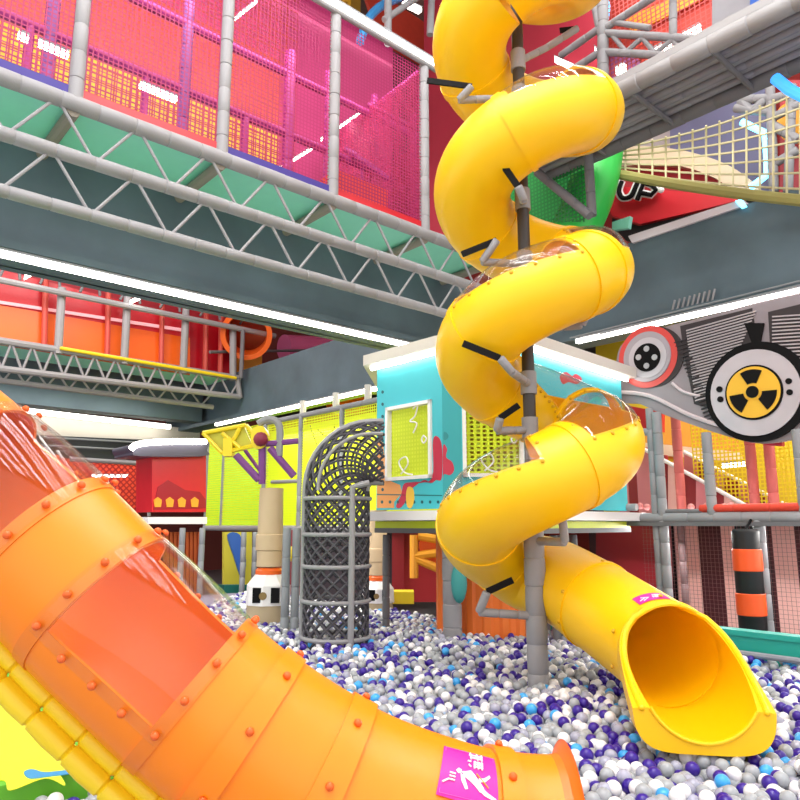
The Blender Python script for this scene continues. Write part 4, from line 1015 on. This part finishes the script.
# sign
g=thing('red_sign','red sign board with outlined lettering UP. above the right beam','sign',hit(680,225,PU(11.6)))
MB().pp([(600,185),(752,197),(700,210),(640,224),(612,216)],PU(11.7),.12).build('board',M('sign_red','d82834',.4),g)
MB().pp([(612,218),(640,226),(700,212),(756,198),(765,215),(640,245),(612,236)],PU(11.8),.12).build('dark_base',M('sign_dark','241c20',.5),g)
plS=PU(11.55)
def letter(polys,m,off,nm):
    w=MB()
    for q in polys: w.pp(q,plS,.03,off)
    w.build(nm,m,g)
def strokeletter(m,wd,off,nm):
    w=MB(); q=(plS[0]+plS[1]*off,plS[1])
    for ln in (cr2([(622,181),(619,191),(623,198),(631,196),(636,186),(638,181)],4,False),[(637,200),(643,184),(652,185),(656,190),(651,195),(641,193)]): w.tube([hit(x,y,q) for x,y in ln],wd,6)
    w.build(nm,m,g,True)
strokeletter(white,.075,.0,'letter_outline'); strokeletter(black,.045,.06,'letter_face')
mb=MB().sph(hit(654,190.5,plS),.08,10); mb.v=[v for v in mb.v]; 
MB().sph(hit(661,197-7,PU(11.4)),.06,10).build('letter_dot',white,g,True)
# lit white trough on beam
g=thing('lit_trough','white fascia trough with cyan lit end on top of the right beam','light',hit(700,220,PU(10.85)))
MB().pp([(628,236),(742,199),(746,205),(632,243)],PU(10.85),.3).build('fascia',M('fascia_w','d8ccd4',.4),g)
MB().pp([(735,201),(741,199),(746,206),(741,208)],PU(10.8),.05).build('cyan_end',cyan,g)
w=MB().tube([hit(x,y,PU(11.9)) for x,y in [(742,122),(765,133),(767,154),(767,175),(750,188)]],.06,8); tag(w.build('neon_tube',cyan,smooth=True),'bright cyan angular neon tube beside the rope bridge','neon light')
mb=MB().tube([hit(x,y,PU(13)) for x,y in [(604,-4),(608,6),(606,20)]],.06,8); tag(mb.build('neon_tube',M('neon_blue','58b8f0',.5,emit=2),smooth=True),'short blue neon line at the top of the lattice frame','neon light')
mb=MB().tube([hit(x,y,PU(9.0)) for x,y in [(775,78),(790,90),(806,98)]],.07,8); tag(mb.build('neon_tube',M('neon_blue2','3a90e8',.5,emit=1.5),smooth=True),'blue neon curve below the bridge at the right edge','neon light')
g=thing('lattice_tower','grey padded lattice tower at the right edge below the bridge','play structure',hit(780,195,PU(11.8)))
pl=PU(11.8)
for a,b in [((770,85),(774,192)),((792,85),(788,192)),((768,100),(800,92)),((772,118),(800,104)),((772,125),(798,140)),((772,165),(798,150)),((740,100),(770,98)),((735,108),(770,112)),((740,100),(752,112)),((752,112),(765,100))]: MB().pad(hit(*a,pl),hit(*b,pl),.075,.3).build('padded_bar',greyp,g,True)
MB().pp([(780,80),(830,80),(830,200),(780,200)],PU(13),.1).build('back_panel',M('redor','b84048',.6,var=.2,bscale=8),g)
MB().pp(cr2([(778,110),(800,100),(812,120),(805,140),(782,138)]),PU(12.6),.1).build('orange_panel',amber,g)

# ================================================================== LIGHT
def area(nm,loc,sx,sy,power,rot=(0,0,0),col=(1,.97,.93)):
    l=bpy.data.lights.new(nm,'AREA'); l.shape='RECTANGLE'; l.size=sx; l.size_y=sy; l.energy=power; l.color=col
    o=bpy.data.objects.new(nm,l); COL.objects.link(o); o.location=loc; o.rotation_euler=rot; return o
# hall ceiling lamps: rows of linear fixtures over the atrium
for i,(u,v) in enumerate([(-2.2,.5),(-.6,.9),(1.2,1.4),(3.2,1.6),(5.6,1.0)]):
    nm=['first','second','third','fourth','fifth'][i]
    strip('linear_ceiling_lamp','%s long linear lamp high above the ball pit'%nm,(u,v-4,12.6),(u,v+4,12.6),.09,.08,M('lamp_lin','ffffff',.5,emit=30))
for i in range(9): area('hall_strip_light',(-2+i*1.15,2.2,12.3),.13,10,145)
area('soffit_fill',(4,8.75,5.6),10,.25,14,(pi,0,0))  # added fill aimed up to brighten the teal soffit, no such fixture
area('gallery_fill',(3.5,8.8,10.9),9,.6,260,(math.radians(62),0,0))  # added fill behind the net, lifts the back panels
area('void_light',(3,15.5,9.5),9,5,650,(math.radians(25),0,0))
area('under_deck_fill',(12.0,16.5,4.9),1.2,7,220)  # added fill without a fixture, lightens the space under the deck
area('right_room_light',(12.6,3,5.9),2.0,8,400)
area('upper_right_light',(11.9,4,14.5),3,8,330,(0,math.radians(-30),0))
area('left_low_light',(4,21,5.4),10,2,200,(math.radians(30),0,0))
area('pit_far_fill',(7.5,12.5,4.6),3,3,200)  # unseen fill for the dark area around and below the playhouse
area('stripe_fill',(10.9,3,2.0),.5,9,480,(0,math.radians(40),0))  # added fill tilted at the striped wall, not a lamp of the frame
area('playhouse_under_fill',(8.6,9.6,1.85),1.5,1.5,10)  # added fill beneath the playhouse floor, no real lamp there
area('upper_back_light',(7,13,13),6,3,300)
wd=bpy.data.worlds.new('world'); S.world=wd; wd.use_nodes=True; bg=wd.node_tree.nodes['Background']; bg.inputs[0].default_value=(1,.98,.97,1); bg.inputs[1].default_value=1.55
# ================================================================== CAMERA
cam=bpy.data.cameras.new('camera'); cam.sensor_width=36; cam.lens=FL/800*36; cam.clip_start=.05; cam.clip_end=100
co=bpy.data.objects.new('camera',cam); COL.objects.link(co); co.location=ORG; co.rotation_euler=(pi/2+PITCH,0,-A); S.camera=co
S.view_settings.view_transform='Standard'; S.view_settings.look='None'; S.view_settings.gamma=1; S.view_settings.exposure=.1
for o in bpy.data.objects:
    if '_b' in o: del o['_b']
